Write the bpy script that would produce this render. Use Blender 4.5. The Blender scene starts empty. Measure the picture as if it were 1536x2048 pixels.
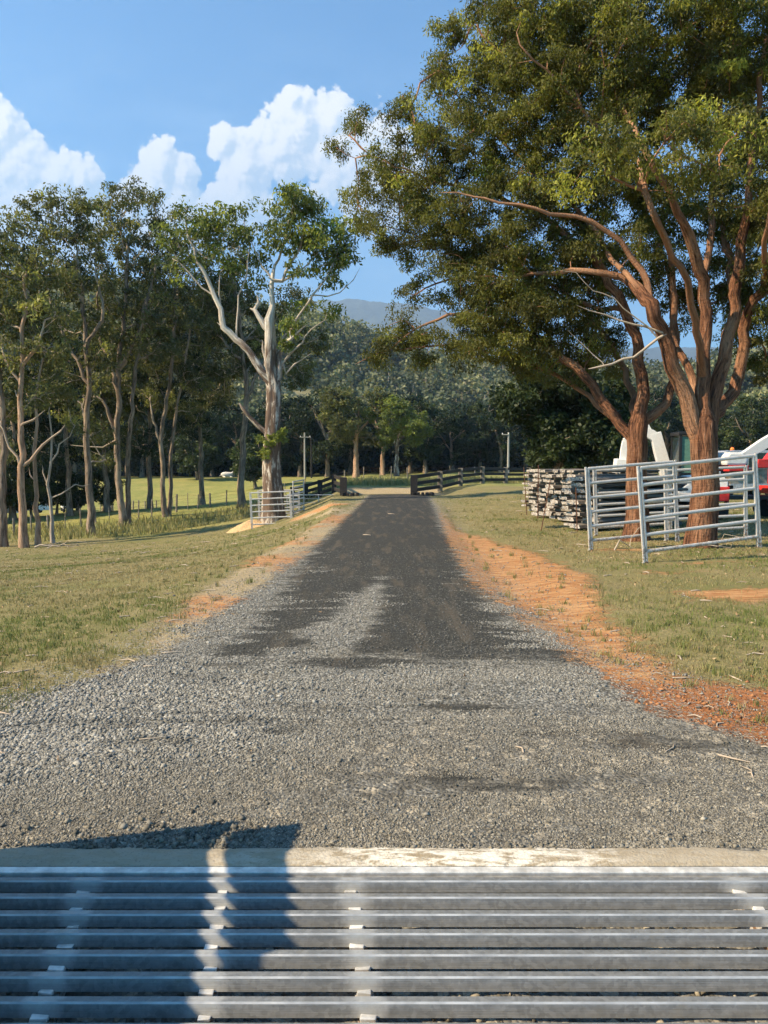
import bpy, bmesh, math, random
import numpy as np
from mathutils import Vector, Matrix
R = math.radians
SC = bpy.context.scene
COL = SC.collection
# ------------------------------------------------------------------ camera
FP = 1479.0          # focal length in pixels of the 1536x2048 photograph
CAMH = 1.9
PITCH = math.atan((1024 - 925) / FP)
cd = bpy.data.cameras.new('camera'); cam = bpy.data.objects.new('camera', cd); COL.objects.link(cam)
cd.sensor_fit = 'VERTICAL'; cd.sensor_height = 36; cd.lens = 36 * FP / 2048
cd.clip_start = 0.05; cd.clip_end = 20000
cam.location = (0, 0, CAMH); cam.rotation_euler = (R(90) - PITCH, 0, 0)
SC.camera = cam
# ------------------------------------------------------------------ light
SUN_EL = R(40); SUN_BACK = R(18)      # sun stands to the left, 18 degrees behind the camera
SUNV = Vector((-math.cos(SUN_EL) * math.cos(SUN_BACK), -math.cos(SUN_EL) * math.sin(SUN_BACK), math.sin(SUN_EL)))
sd = bpy.data.lights.new('sun', 'SUN'); sd.energy = 5.0; sd.angle = R(0.53); sd.color = (1.0, 0.81, 0.57)
so = bpy.data.objects.new('sun', sd); COL.objects.link(so)
so.rotation_euler = SUNV.to_track_quat('Z', 'Y').to_euler(); so.location = (-20, -10, 30)
SC.view_settings.view_transform = 'Standard'; SC.view_settings.look = 'None'
SC.view_settings.exposure = 1.35; SC.view_settings.gamma = 1
try:
    SC.cycles.max_bounces = 5; SC.cycles.diffuse_bounces = 2; SC.cycles.glossy_bounces = 2
    SC.cycles.transmission_bounces = 2; SC.cycles.volume_bounces = 0; SC.cycles.transparent_max_bounces = 6
    SC.cycles.use_denoising = True; SC.cycles.use_adaptive_sampling = True; SC.cycles.adaptive_threshold = 0.03; SC.cycles.sample_clamp_indirect = 4
except Exception: pass

class NB:
    """small node builder"""
    def __init__(s, tree): s.t = tree; s.n = tree.nodes; s.l = tree.links
    def put(s, sock, v):
        if isinstance(v, bpy.types.NodeSocket): s.l.new(v, sock)
        elif v is not None: sock.default_value = v
    def m(s, op, a, b=None, c=None, clamp=False):
        n = s.n.new('ShaderNodeMath'); n.operation = op; n.use_clamp = clamp
        for i, v in enumerate((a, b, c)):
            if v is not None: s.put(n.inputs[i], v)
        return n.outputs[0]
    def vm(s, op, a, b=None, scale=None):
        n = s.n.new('ShaderNodeVectorMath'); n.operation = op
        s.put(n.inputs[0], a)
        if b is not None: s.put(n.inputs[1], b)
        if scale is not None: s.put(n.inputs['Scale'], scale)
        return n.outputs['Value'] if op in ('DOT_PRODUCT', 'LENGTH', 'DISTANCE') else n.outputs[0]
    def ss(s, v, lo, hi, a=0.0, b=1.0):
        n = s.n.new('ShaderNodeMapRange'); n.interpolation_type = 'SMOOTHSTEP'
        s.put(n.inputs[0], v); s.put(n.inputs[1], lo); s.put(n.inputs[2], hi); s.put(n.inputs[3], a); s.put(n.inputs[4], b)
        return n.outputs[0]
    def noise(s, vec, scale, detail=4, rough=0.55, dist=0.0, out='Fac'):
        n = s.n.new('ShaderNodeTexNoise'); s.put(n.inputs['Vector'], vec)
        s.put(n.inputs['Scale'], scale); n.inputs['Detail'].default_value = detail
        n.inputs['Roughness'].default_value = rough; n.inputs['Distortion'].default_value = dist
        return n.outputs[out]
    def vor(s, vec, scale, feature='F1', out='Distance', rand=1.0):
        n = s.n.new('ShaderNodeTexVoronoi'); n.feature = feature; s.put(n.inputs['Vector'], vec)
        s.put(n.inputs['Scale'], scale); n.inputs['Randomness'].default_value = rand
        return n.outputs[out]
    def mix(s, f, a, b, mode='MIX'):
        n = s.n.new('ShaderNodeMix'); n.data_type = 'RGBA'; n.blend_type = mode
        s.put(n.inputs[0], f)
        for sock, v in ((n.inputs[6], a), (n.inputs[7], b)):
            if isinstance(v, (tuple, list)) and len(v) == 3: v = (*v, 1)
            s.put(sock, v)
        return n.outputs[2]
    def attr(s, name):
        n = s.n.new('ShaderNodeAttribute'); n.attribute_name = name; return n
    def map(s, vec, scale=(1, 1, 1), loc=(0, 0, 0), rot=(0, 0, 0)):
        n = s.n.new('ShaderNodeMapping'); s.put(n.inputs[0], vec)
        n.inputs['Scale'].default_value = scale; n.inputs['Location'].default_value = loc; n.inputs['Rotation'].default_value = rot
        return n.outputs[0]
    def co(s, which='Object'): return s.n.new('ShaderNodeTexCoord').outputs[which]
    def sep(s, v):
        n = s.n.new('ShaderNodeSeparateXYZ'); s.put(n.inputs[0], v); return n.outputs
    def comb(s, x, y, z):
        n = s.n.new('ShaderNodeCombineXYZ')
        for i, v in enumerate((x, y, z)): s.put(n.inputs[i], v)
        return n.outputs[0]
    def bump(s, h, strength, dist):
        n = s.n.new('ShaderNodeBump'); s.put(n.inputs['Height'], h)
        n.inputs['Strength'].default_value = strength; n.inputs['Distance'].default_value = dist
        return n.outputs[0]
def mat(name):
    m = bpy.data.materials.new(name); m.use_nodes = True
    nb = NB(m.node_tree); nb.p = m.node_tree.nodes['Principled BSDF']; nb.o = m.node_tree.nodes['Material Output']
    nb.p.inputs['Specular IOR Level'].default_value = 0.3
    return m, nb
def setp(nb, col=None, rough=None, metal=None, normal=None):
    if col is not None:
        if isinstance(col, (tuple, list)) and len(col) == 3: col = (*col, 1)
        nb.put(nb.p.inputs['Base Color'], col)
    if rough is not None: nb.put(nb.p.inputs['Roughness'], rough)
    if metal is not None: nb.put(nb.p.inputs['Metallic'], metal)
    if normal is not None: nb.put(nb.p.inputs['Normal'], normal)

# ------------------------------------------------------------------ sky and clouds
W = bpy.data.worlds.new('World'); SC.world = W; W.use_nodes = True
wb = NB(W.node_tree); bg = W.node_tree.nodes['Background']
sky = wb.n.new('ShaderNodeTexSky'); sky.sky_type = 'NISHITA'; sky.sun_disc = False
sky.sun_elevation = SUN_EL; sky.sun_rotation = math.atan2(SUNV.x, SUNV.y); sky.altitude = 100
sky.air_density = 1.0; sky.dust_density = 0.3; sky.ozone_density = 2.0
d = wb.co('Generated'); dx, dy, dz = wb.sep(d)
yy = wb.m('MAXIMUM', dy, 0.05)
P0 = wb.comb(wb.m('DIVIDE', dx, yy), wb.m('DIVIDE', dz, yy), 0.0)
BL = [(20, 290, 62, 80), (-60, 300, 120, 130), (60, 350, 85, 70), (130, 370, 95, 60), (60, 460, 200, 120), (180, 375, 50, 45),
      (330, 350, 48, 58), (375, 365, 38, 40), (300, 400, 70, 60), (360, 450, 90, 90),
      (600, 270, 78, 74), (560, 320, 90, 78), (500, 350, 72, 74), (665, 262, 62, 62), (700, 330, 120, 110), (480, 420, 90, 60), (760, 380, 110, 120), (455, 310, 34, 42), (590, 228, 30, 30)]
def cloud_group():
    g = bpy.data.node_groups.new('cloud_shape', 'ShaderNodeTree')
    g.interface.new_socket('P', in_out='INPUT', socket_type='NodeSocketVector')
    g.interface.new_socket('D', in_out='OUTPUT', socket_type='NodeSocketFloat')
    b = NB(g); gi = g.nodes.new('NodeGroupInput'); go = g.nodes.new('NodeGroupOutput')
    P = gi.outputs[0]
    w = b.vm('SUBTRACT', b.noise(P, 12, 4, 0.6, out='Color'), (0.5, 0.5, 0.5))
    Q = b.vm('ADD', P, b.vm('SCALE', w, scale=0.028))
    f = None
    for cx, cy, rx, ry in BL:
        u, v = (cx - 768) / FP, (925 - cy) / FP
        q = b.vm('MULTIPLY', b.vm('SUBTRACT', Q, (u, v, 0)), (FP / rx, FP / ry, 0))
        e = b.m('SUBTRACT', 1.0, b.vm('LENGTH', q))
        f = e if f is None else b.m('SMOOTH_MAX', f, e, 0.12)
    v = g.nodes.new('ShaderNodeTexVoronoi'); b.put(v.inputs['Vector'], Q); v.inputs['Scale'].default_value = 17; v.inputs['Detail'].default_value = 5; v.inputs['Roughness'].default_value = .62; v.inputs['Lacunarity'].default_value = 2.1
    v.normalize = True
    bw = b.m('SUBTRACT', 0.34, v.outputs['Distance'])
    fb = b.m('SUBTRACT', b.noise(Q, 22, 9, 0.66), 0.5)
    b2 = b.m('SUBTRACT', 0.40, b.vor(b.vm('ADD', Q, b.vm('SCALE', b.vm('SUBTRACT', b.noise(P, 60, 3, 0.6, out='Color'), (0.5, 0.5, 0.5)), scale=0.012)), 48))
    b3 = b.m('SUBTRACT', 0.40, b.vor(b.vm('ADD', Q, b.vm('SCALE', b.vm('SUBTRACT', b.noise(P, 120, 3, 0.6, out='Color'), (0.5, 0.5, 0.5)), scale=0.007)), 105))
    s = b.m('ADD', b.m('MULTIPLY', f, 1.15), b.m('MULTIPLY', bw, 0.62)); s = b.m('ADD', s, b.m('MULTIPLY', fb, 0.55)); s = b.m('ADD', s, b.m('MULTIPLY', b2, 0.40)); s = b.m('ADD', s, b.m('MULTIPLY', b3, 0.22))
    b.l.new(s, go.inputs[0]); return g
CG = cloud_group()
def cg(p):
    n = wb.n.new('ShaderNodeGroup'); n.node_tree = CG; wb.put(n.inputs[0], p); return n.outputs[0]
d0 = cg(P0); d1 = cg(wb.vm('ADD', P0, (-0.012, 0.011, 0))); d2 = cg(wb.vm('ADD', P0, (-0.005, 0.0045, 0)))
front = wb.ss(dy, 0.2, 0.4)
vv = wb.m('DIVIDE', dz, yy)
low = wb.ss(vv, 0.24, 0.46, 0.5, 1.0)
mask = wb.m('MULTIPLY', wb.m('MULTIPLY', wb.ss(d0, -0.02, 0.17), front), low)
lit = wb.m('ADD', wb.m('MULTIPLY', wb.m('SUBTRACT', d0, d1), 0.7), wb.m('MULTIPLY', wb.m('SUBTRACT', d0, d2), 1.5))
lit = wb.m('ADD', lit, wb.m('MULTIPLY', wb.m('SUBTRACT', wb.noise(P0, 40, 8, 0.65), 0.5), 0.5)); lit = wb.ss(lit, -0.62, 0.50)
# haze of thin cloud low down
thin = wb.m('MULTIPLY', wb.ss(vv, 0.62, 0.28), 0.35)
thin = wb.m('MULTIPLY', thin, wb.ss(wb.noise(wb.vm('MULTIPLY', P0, (1, 2.5, 1)), 5, 5, 0.6), 0.35, 0.75))
ccol = wb.mix(lit, (4.7, 5.9, 7.4), (8.8, 8.8, 8.9))
skyc = wb.mix(1.0, sky.outputs[0], (0.48, 1.28, 1.68, 1), 'MULTIPLY')
c1 = wb.mix(wb.m('MULTIPLY', thin, front), skyc, (4.9, 6.9, 9.2))
wb.put(bg.inputs[0], wb.mix(mask, c1, ccol)); bg.inputs[1].default_value = 0.056

# ------------------------------------------------------------------ helpers
def tag(o, label=None, cat=None, group=None, kind=None):
    if label: o['label'] = label
    if cat: o['category'] = cat; o['kind'] = 'thing'
    if group: o['group'] = group
    if kind: o['kind'] = kind
    return o
def empty(name, loc, label=None, cat=None, group=None, rz=0):
    o = bpy.data.objects.new(name, None); COL.objects.link(o); o.location = loc; o.rotation_euler = (0, 0, rz)
    return tag(o, label, cat, group)
def npmesh(name, V, Fq=None, Ft=None, smooth=False):
    """mesh from numpy arrays of quads and triangles"""
    me = bpy.data.meshes.new(name)
    V = np.asarray(V, np.float32)
    parts, tot = [], []
    if Fq is not None and len(Fq): parts.append(np.asarray(Fq, np.int32).ravel()); tot.append(np.full(len(Fq), 4, np.int32))
    if Ft is not None and len(Ft): parts.append(np.asarray(Ft, np.int32).ravel()); tot.append(np.full(len(Ft), 3, np.int32))
    L = np.concatenate(parts); T = np.concatenate(tot)
    me.vertices.add(len(V)); me.vertices.foreach_set('co', V.ravel())
    me.loops.add(len(L)); me.loops.foreach_set('vertex_index', L)
    me.polygons.add(len(T)); st = np.zeros(len(T), np.int32); st[1:] = np.cumsum(T)[:-1]
    me.polygons.foreach_set('loop_start', st); me.polygons.foreach_set('loop_total', T)
    if smooth: me.polygons.foreach_set('use_smooth', np.ones(len(T), bool))
    me.update(calc_edges=True)
    return me
def link(name, me, mats, parent=None):
    o = bpy.data.objects.new(name, me); COL.objects.link(o)
    if not isinstance(mats, (list, tuple)): mats = [mats]
    for x in mats:
        if x.name not in [q.name for q in me.materials if q]: me.materials.append(x)
    if parent: o.parent = parent
    return o
def fattr(me, name, arr, dim=1):
    if dim == 1: a = me.attributes.new(name, 'FLOAT', 'POINT'); a.data.foreach_set('value', np.asarray(arr, np.float32))
    else: a = me.attributes.new(name, 'FLOAT_VECTOR', 'POINT'); a.data.foreach_set('vector', np.asarray(arr, np.float32).ravel())
class MB:
    """collects boxes, tubes and prisms; build() links them as one mesh"""
    def __init__(s): s.bm = bmesh.new()
    def add(s, verts, faces, mi=0, smooth=False):
        vs = [s.bm.verts.new(v) for v in verts]
        for f in faces:
            try: q = s.bm.faces.new([vs[i] for i in f]); q.material_index = mi; q.smooth = smooth
            except ValueError: pass
        return s
    def box(s, c, size, M=None, mi=0, bev=0.0, jit=0.0, rnd=None):
        x, y, z = [q / 2 for q in size]; b = min(bev, x * .9, y * .9, z * .9)
        tb = bmesh.new(); bmesh.ops.create_cube(tb, size=1)
        for v in tb.verts:
            v.co = Vector((v.co.x * 2 * x, v.co.y * 2 * y, v.co.z * 2 * z))
            if jit: v.co += Vector((rnd.uniform(-jit, jit), rnd.uniform(-jit, jit), rnd.uniform(-jit, jit)))
        if b > 0: bmesh.ops.bevel(tb, geom=list(tb.edges), offset=b, segments=2, affect='EDGES', profile=0.6)
        T = Matrix.Translation(c) @ (M.to_4x4() if M else Matrix())
        tb.verts.ensure_lookup_table()
        s.add([T @ v.co for v in tb.verts], [[v.index for v in f.verts] for f in tb.faces], mi); tb.free(); return s
    def tube(s, pts, rad, n=8, mi=0, cap=True, ov=(1, 1)):
        pts = [Vector(p) for p in pts]
        if not isinstance(rad, (list, tuple)): rad = [rad] * len(pts)
        vs, fs = [], []; prev = None
        for i, p in enumerate(pts):
            t = (pts[min(i + 1, len(pts) - 1)] - pts[max(i - 1, 0)]).normalized()
            if prev is None: a = t.orthogonal().normalized() if abs(t.z) > .9 else Vector((0, 0, 1)).cross(t).normalized()
            else: a = (prev - t * prev.dot(t)).normalized()
            prev = a; b = t.cross(a)
            for k in range(n):
                w = 2 * math.pi * k / n; vs.append(p + a * math.cos(w) * rad[i] * ov[0] + b * math.sin(w) * rad[i] * ov[1])
        for i in range(len(pts) - 1):
            for k in range(n): fs.append([i * n + k, i * n + (k + 1) % n, (i + 1) * n + (k + 1) % n, (i + 1) * n + k])
        s.add(vs, fs, mi, True)
        if cap:
            s.add(vs[:n], [list(range(n))[::-1]], mi); s.add(vs[-n:], [list(range(n))], mi)
        return s
    def prism(s, poly, y0, y1, M=None, mi=0, bev=0.0):
        """polygon in x,z extruded along y"""
        tb = bmesh.new(); n = len(poly)
        vs = [tb.verts.new((x, y0, z)) for x, z in poly] + [tb.verts.new((x, y1, z)) for x, z in poly]
        tb.faces.new(vs[:n]); tb.faces.new(vs[n:][::-1])
        for i in range(n): tb.faces.new((vs[i], vs[(i + 1) % n][0] if False else vs[(i + 1) % n], vs[n + (i + 1) % n], vs[n + i]))
        bmesh.ops.recalc_face_normals(tb, faces=tb.faces)
        if bev: bmesh.ops.bevel(tb, geom=list(tb.edges), offset=bev, segments=2, affect='EDGES', profile=0.6)
        tb.verts.ensure_lookup_table(); T = M.to_4x4() if M else Matrix()
        s.add([T @ v.co for v in tb.verts], [[v.index for v in f.verts] for f in tb.faces], mi); tb.free(); return s
    def lathe(s, prof, c, axis='z', n=20, mi=0):
        vs, fs = [], []
        for r, h in prof:
            for k in range(n):
                w = 2 * math.pi * k / n; a, b = r * math.cos(w), r * math.sin(w)
                vs.append(Vector(c) + (Vector((a, b, h)) if axis == 'z' else Vector((h, a, b)) if axis == 'x' else Vector((a, h, b))))
        for i in range(len(prof) - 1):
            for k in range(n): fs.append([i * n + k, i * n + (k + 1) % n, (i + 1) * n + (k + 1) % n, (i + 1) * n + k])
        return s.add(vs, fs, mi, True)
    def build(s, name, mats, parent=None):
        me = bpy.data.meshes.new(name); bmesh.ops.recalc_face_normals(s.bm, faces=s.bm.faces); s.bm.to_mesh(me); s.bm.free()
        return link(name, me, mats, parent)

# value noise (numpy)
_pr = np.random.RandomState(7); _tab = _pr.rand(256, 256)
def vnoise(x, y):
    xi = np.floor(x).astype(int); yi = np.floor(y).astype(int); fx = x - xi; fy = y - yi
    fx = fx * fx * (3 - 2 * fx); fy = fy * fy * (3 - 2 * fy); g = lambda a, b: _tab[a & 255, b & 255]
    return (g(xi, yi) * (1 - fx) + g(xi + 1, yi) * fx) * (1 - fy) + (g(xi, yi + 1) * (1 - fx) + g(xi + 1, yi + 1) * fx) * fy - .5
def fbm(x, y, o=4):
    s = 0; a = 1.0
    for i in range(o): s = s + a * vnoise(x + 17.3 * i, y + 9.1 * i); x = x * 2.03; y = y * 2.03; a *= .5
    return s
def sstep(x, a, b):
    t = np.clip((x - a) / (b - a), 0, 1); return t * t * (3 - 2 * t)

# ------------------------------------------------------------------ terrain height
YK = 3.315      # near face of the kerb that ends the cattle grid
def interp(y, tab): t = np.array(tab, float); return np.interp(y, t[:, 0], t[:, 1])
GL = [(0, -4.2), (4.3, -3.5), (5.46, -2.83), (6.31, -2.62), (7.9, -2.1), (12.5, -1.76), (18, -1.5), (33, -1.1), (42, -.95), (47, -.9)]
GR = [(0, 3.6), (4.3, 3.1), (4.9, 2.54), (5.56, 2.11), (6.8, 1.89), (8.65, 1.65), (11, 1.43), (17, 1.52), (29.6, 2.24), (40, 2.56), (47, 2.7)]
DL = [(0, -4.9), (5.7, -2.95), (7.3, -2.85), (10.6, -3.05), (17, -2.95), (25, -2.4), (29.6, -1.76), (42, -1.2)]
DR = [(0, 9.0), (5.2, 8.0), (5.9, 3.6), (6.46, 3.1), (9.2, 3.15), (12, 3.74), (16, 3.6), (20.8, 2.5), (25, 2.5), (33, 2.6), (42, 2.8)]
def height(x, y, pit=True):
    x = np.asarray(x, float); y = np.asarray(y, float)
    gl = interp(y, GL); gr = interp(y, GR)
    d = np.clip(-0.6 - 1.3 * sstep(y, 24, 42) + gl - x, 0, None)
    z = -(1 - np.exp(-d / 5.0)) * 2.5 * sstep(y, 0, 38) * (1 - 0.42 * sstep(y, 42, 56) - .38 * sstep(y, 86, 118))
    # broad dip on the left where the yard and vehicles stand, pasture rising beyond it
    z = z - 2.2 * sstep(-x, 10, 28) * sstep(y, 45, 80) * (1 - sstep(y, 86, 116)) - .2 * sstep(-x, 4, 20) * sstep(y, 100, 150)
    z = z + 0.3 * sstep(x, 3, 9) * sstep(y, 20, 50) + .26 * sstep(y, 43, 49.5) * sstep(x, -7, -2) * (1 - sstep(x, 5, 10)) * (1 - sstep(y, 75, 95))
    z = z - .06 * sstep(x - gr, 0, 0.5) * (1 - sstep(x - gr, .5, 1.5)) * sstep(y, 6, 8) * (1 - sstep(y, 28, 36))
    c = (gl + gr) / 2
    z = z + .05 * (1 - np.clip(np.abs(x - c) / 2.0, 0, 1) ** 2) * sstep(y, 3.6, 9) * (1 - sstep(y, 42, 47))
    off = sstep(np.abs(x - c), 1.2, 3.0)
    z = z + fbm(x * .35, y * .35, 3) * .10 * off * sstep(y, 3, 9) + fbm(x * 2.2, y * 2.2, 3) * .018 * off
    z = z + fbm(x * 3, y * 3, 3) * .008 * sstep(y, 3.6, 5)
    z = z - 1.5 * sstep(y, 170, 400)
    if pit: z = np.where((y < YK + .10) & (y > -2) & (np.abs(x) < 2.75), -.21 + fbm(x * 4, y * 4, 3) * .05, z)
    return z
F0 = np.array([0, math.cos(PITCH), -math.sin(PITCH)]); U0 = np.array([0, math.sin(PITCH), math.cos(PITCH)])
def ray(px, py): return F0 + np.array([1, 0, 0]) * (px - 768) / FP + U0 * (1024 - py) / FP
def P3(px, py, Y):
    d = ray(px, py); return np.array([0, 0, CAMH]) + d * (Y / d[1])
def gx(px, Y): return (px - 768) / FP * Y / math.cos(PITCH) * 0.998
def G(px, Y):
    x = (px - 768) / FP * Y; return (x, Y, float(height(x, Y)))
# ------------------------------------------------------------------ ground material
def ground_material():
    m, b = mat('ground_surface')
    pos = b.n.new('ShaderNodeNewGeometry').outputs['Position']
    sg = b.attr('sg').outputs['Fac']; sdt = b.attr('sd').outputs['Fac']; dk = b.attr('dk').outputs['Fac']
    tan = b.attr('tan').outputs['Fac']; past = b.attr('pasture').outputs['Fac']; red = b.attr('red').outputs['Fac']
    n1 = b.noise(pos, 1.3, 6, 0.65); n2 = b.noise(pos, 6, 5, 0.6); n3 = b.noise(pos, 30, 4, 0.6); n0 = b.noise(pos, 0.28, 4, 0.6)
    n4 = b.noise(pos, 110, 3, 0.6)
    strk = b.noise(b.map(pos, (1.0, 3.6, 1)), 1.0, 7, 0.72)
    # grass
    g1 = b.mix(b.ss(n1, .3, .7), (.195, .175, .070), (.275, .225, .110))
    g1 = b.mix(b.ss(n0, .5, .66, 0, .8), g1, (.150, .160, .046))
    g1 = b.mix(b.ss(n2, .48, .72, 0, .5), g1, (.26, .20, .105))
    g1 = b.mix(b.ss(n3, .35, .7, 0, .75), g1, (.10, .098, .036))
    g1 = b.mix(b.ss(n4, .42, .75, 0, .6), g1, (.27, .22, .11))
    gp = b.mix(b.ss(n0, .35, .65), (.29, .265, .085), (.22, .225, .065))
    gp = b.mix(b.ss(n1, .4, .75, 0, .5), gp, (.13, .15, .040))
    col = b.mix(past, g1, gp)
    # bare orange earth
    dn = b.m('ADD', b.m('ADD', sdt, b.m('MULTIPLY', b.m('SUBTRACT', n1, .5), 1.0)), b.m('MULTIPLY', b.m('SUBTRACT', n2, .5), 0.7))
    dn = b.m('ADD', dn, b.m('MULTIPLY', b.m('SUBTRACT', n3, .5), .5))
    rut = b.noise(b.map(pos, (2.2, 11, 1), rot=(0, 0, R(28))), 1.0, 4, 0.55)
    e1 = b.mix(b.ss(rut, .35, .65), (.33, .145, .052), (.49, .285, .130))
    e1 = b.mix(b.ss(n2, .5, .75, 0, .6), e1, (.34, .13, .045))
    e1 = b.mix(b.ss(n1, .52, .7, 0, .55), e1, (.46, .29, .14))
    e1 = b.mix(b.ss(n4, .5, .8, 0, .45), e1, (.20, .11, .06))
    px_ = b.sep(pos)[0]
    straw = b.mix(b.ss(n3, .35, .7), (.40, .315, .175), (.20, .155, .085)); straw = b.mix(b.ss(n4, .45, .7, 0, .7), straw, (.50, .42, .28))
    e1 = b.mix(b.m('MULTIPLY', b.m('MAXIMUM', b.ss(px_, .3, -.3), b.ss(b.sep(pos)[1], 42, 43)), b.m('MAXIMUM', b.ss(n0, .56, .46, 0, 1), b.ss(b.sep(pos)[1], 42, 43))), e1, straw)
    e1 = b.mix(red, e1, b.mix(b.ss(n3, .35, .65), (.20, .075, .027), (.36, .16, .065)))
    dirtm = b.ss(dn, -.05, .30)
    col = b.mix(dirtm, col, e1)
    # gravel
    v = b.n.new('ShaderNodeTexVoronoi'); v.inputs['Scale'].default_value = 42; b.l.new(pos, v.inputs['Vector'])
    cell = b.sep(v.outputs['Color'])[0]; vd = v.outputs['Distance']
    v2 = b.n.new('ShaderNodeTexVoronoi'); v2.inputs['Scale'].default_value = 17; b.l.new(pos, v2.inputs['Vector'])
    cell2 = b.sep(v2.outputs['Color'])[1]
    gr = b.mix(cell, (.095, .095, .085), (.34, .335, .295))
    gr = b.mix(b.ss(cell2, .82, .95), gr, (.33, .32, .28))
    gr = b.mix(b.ss(vd, .40, .75, 0, .8), gr, (.045, .045, .038))
    gr = b.mix(b.ss(n1, .40, .72, 0, .35), gr, (.22, .19, .13))
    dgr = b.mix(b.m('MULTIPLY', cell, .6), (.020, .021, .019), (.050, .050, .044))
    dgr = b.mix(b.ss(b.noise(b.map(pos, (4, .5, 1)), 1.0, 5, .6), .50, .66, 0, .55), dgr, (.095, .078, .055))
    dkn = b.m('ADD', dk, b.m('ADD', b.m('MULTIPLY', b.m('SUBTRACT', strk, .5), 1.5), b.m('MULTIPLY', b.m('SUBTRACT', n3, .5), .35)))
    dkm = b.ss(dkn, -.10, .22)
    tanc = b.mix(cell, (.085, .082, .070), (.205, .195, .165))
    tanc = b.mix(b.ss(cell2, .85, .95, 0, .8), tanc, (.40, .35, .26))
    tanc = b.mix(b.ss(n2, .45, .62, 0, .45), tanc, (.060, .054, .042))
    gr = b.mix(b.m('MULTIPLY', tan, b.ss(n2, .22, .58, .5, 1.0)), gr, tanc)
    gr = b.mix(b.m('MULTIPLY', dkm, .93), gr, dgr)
    sgn = b.m('ADD', sg, b.m('ADD', b.m('MULTIPLY', b.m('SUBTRACT', n2, .5), .9), b.m('MULTIPLY', b.m('SUBTRACT', n3, .5), .55)))
    gm = b.ss(sgn, -.10, .12)
    # loose stones scattered over the earth beside the road
    sp = b.m('MULTIPLY', b.ss(sg, -1.3, .1), b.ss(b.m('MULTIPLY', cell, n1), .30, .40))
    gm = b.m('MAXIMUM', gm, b.m('MULTIPLY', sp, .85))
    col = b.mix(gm, col, gr)
    hg = b.m('ADD', b.m('MULTIPLY', n3, .02), b.m('MULTIPLY', n4, .012))
    hs = b.m('MULTIPLY', b.m('SUBTRACT', .6, vd), b.m('MULTIPLY', b.m('SUBTRACT', 1.0, b.m('MULTIPLY', dkm, .7)), .014))
    h = b.n.new('ShaderNodeMix'); h.data_type = 'FLOAT'; b.put(h.inputs[0], gm); b.put(h.inputs[2], b.m('ADD', hg, b.m('MULTIPLY', b.m('MULTIPLY', rut, dirtm), .05))); b.put(h.inputs[3], hs)
    setp(b, col, .95, 0, b.bump(h.outputs[0], .9, 1.0)); b.p.inputs['Specular IOR Level'].default_value = .15
    return m
M = {}
M['ground'] = ground_material()
def ellsd(x, y, cx, cy, rx, ry, a=0):
    c, s = math.cos(a), math.sin(a); u = ((x - cx) * c + (y - cy) * s) / rx; v = (-(x - cx) * s + (y - cy) * c) / ry
    return (1 - np.sqrt(u * u + v * v)) * min(rx, ry)
def zones(x, y):
    gl, gr, dl, dr = interp(y, GL), interp(y, GR), interp(y, DL), interp(y, DR)
    sg = np.minimum(x - gl, gr - x); sg = np.minimum(sg, 43.3 - y)
    sdt = np.minimum(x - dl, dr - x) - .25
    # crossing track beyond the gate
    tr = np.minimum(2.6 - np.abs(y - 46.2 - .02 * x), 3.1 - np.abs(x - .5)); sdt = np.maximum(np.where(y > 42, -1, sdt), np.where(np.abs(x - 1.5) < 6, tr, -1))
    for (px, py, rx, ry, a) in [(1480, 1195, 1.6, .8, .25), (1250, 1100, 1.3, .6, 0), (1330, 1150, 1.2, .5, .2), (660, 1022, 1.0, 3.0, 0), (640, 1008, 1.8, 2.0, 0),(1420,1130,2.2,.4,.1)]:
        Y = CAMH * FP / (py - 925); X = (px - 768) / FP * Y; sdt = np.maximum(sdt, ellsd(x, y, X, Y, rx, ry, a) - .25)
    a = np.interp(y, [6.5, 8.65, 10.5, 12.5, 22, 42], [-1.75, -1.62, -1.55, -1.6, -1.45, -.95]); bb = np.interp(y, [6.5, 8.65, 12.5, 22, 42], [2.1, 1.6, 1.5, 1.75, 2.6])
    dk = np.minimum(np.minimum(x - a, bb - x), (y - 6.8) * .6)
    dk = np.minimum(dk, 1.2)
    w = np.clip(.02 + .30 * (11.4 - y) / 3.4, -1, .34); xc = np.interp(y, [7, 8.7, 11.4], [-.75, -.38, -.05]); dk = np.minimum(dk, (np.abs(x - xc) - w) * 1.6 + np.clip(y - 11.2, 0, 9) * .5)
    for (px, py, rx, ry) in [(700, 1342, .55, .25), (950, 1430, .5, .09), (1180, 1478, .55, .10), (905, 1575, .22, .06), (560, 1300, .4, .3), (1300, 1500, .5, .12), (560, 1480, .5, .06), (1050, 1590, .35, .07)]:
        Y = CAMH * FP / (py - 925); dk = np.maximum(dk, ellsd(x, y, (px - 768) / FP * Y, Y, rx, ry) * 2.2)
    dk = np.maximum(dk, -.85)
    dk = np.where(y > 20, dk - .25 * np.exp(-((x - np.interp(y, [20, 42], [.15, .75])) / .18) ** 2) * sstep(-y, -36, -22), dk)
    tan = 1 - sstep(y - np.interp(x, [-2.2, -.6, .3], [4.0, 4.55, 5.2]), -.5, .9)
    past = sstep(y, 46, 52)
    pl = interp(y, GL)
    past = np.maximum(past, sstep(pl - x, 2, 14) * sstep(y, 39, 44))
    red = ((x > 0) * (1 - sstep(y, 5.9, 6.8))).astype(float)
    return sg, sdt, dk, tan, past, red
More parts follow.
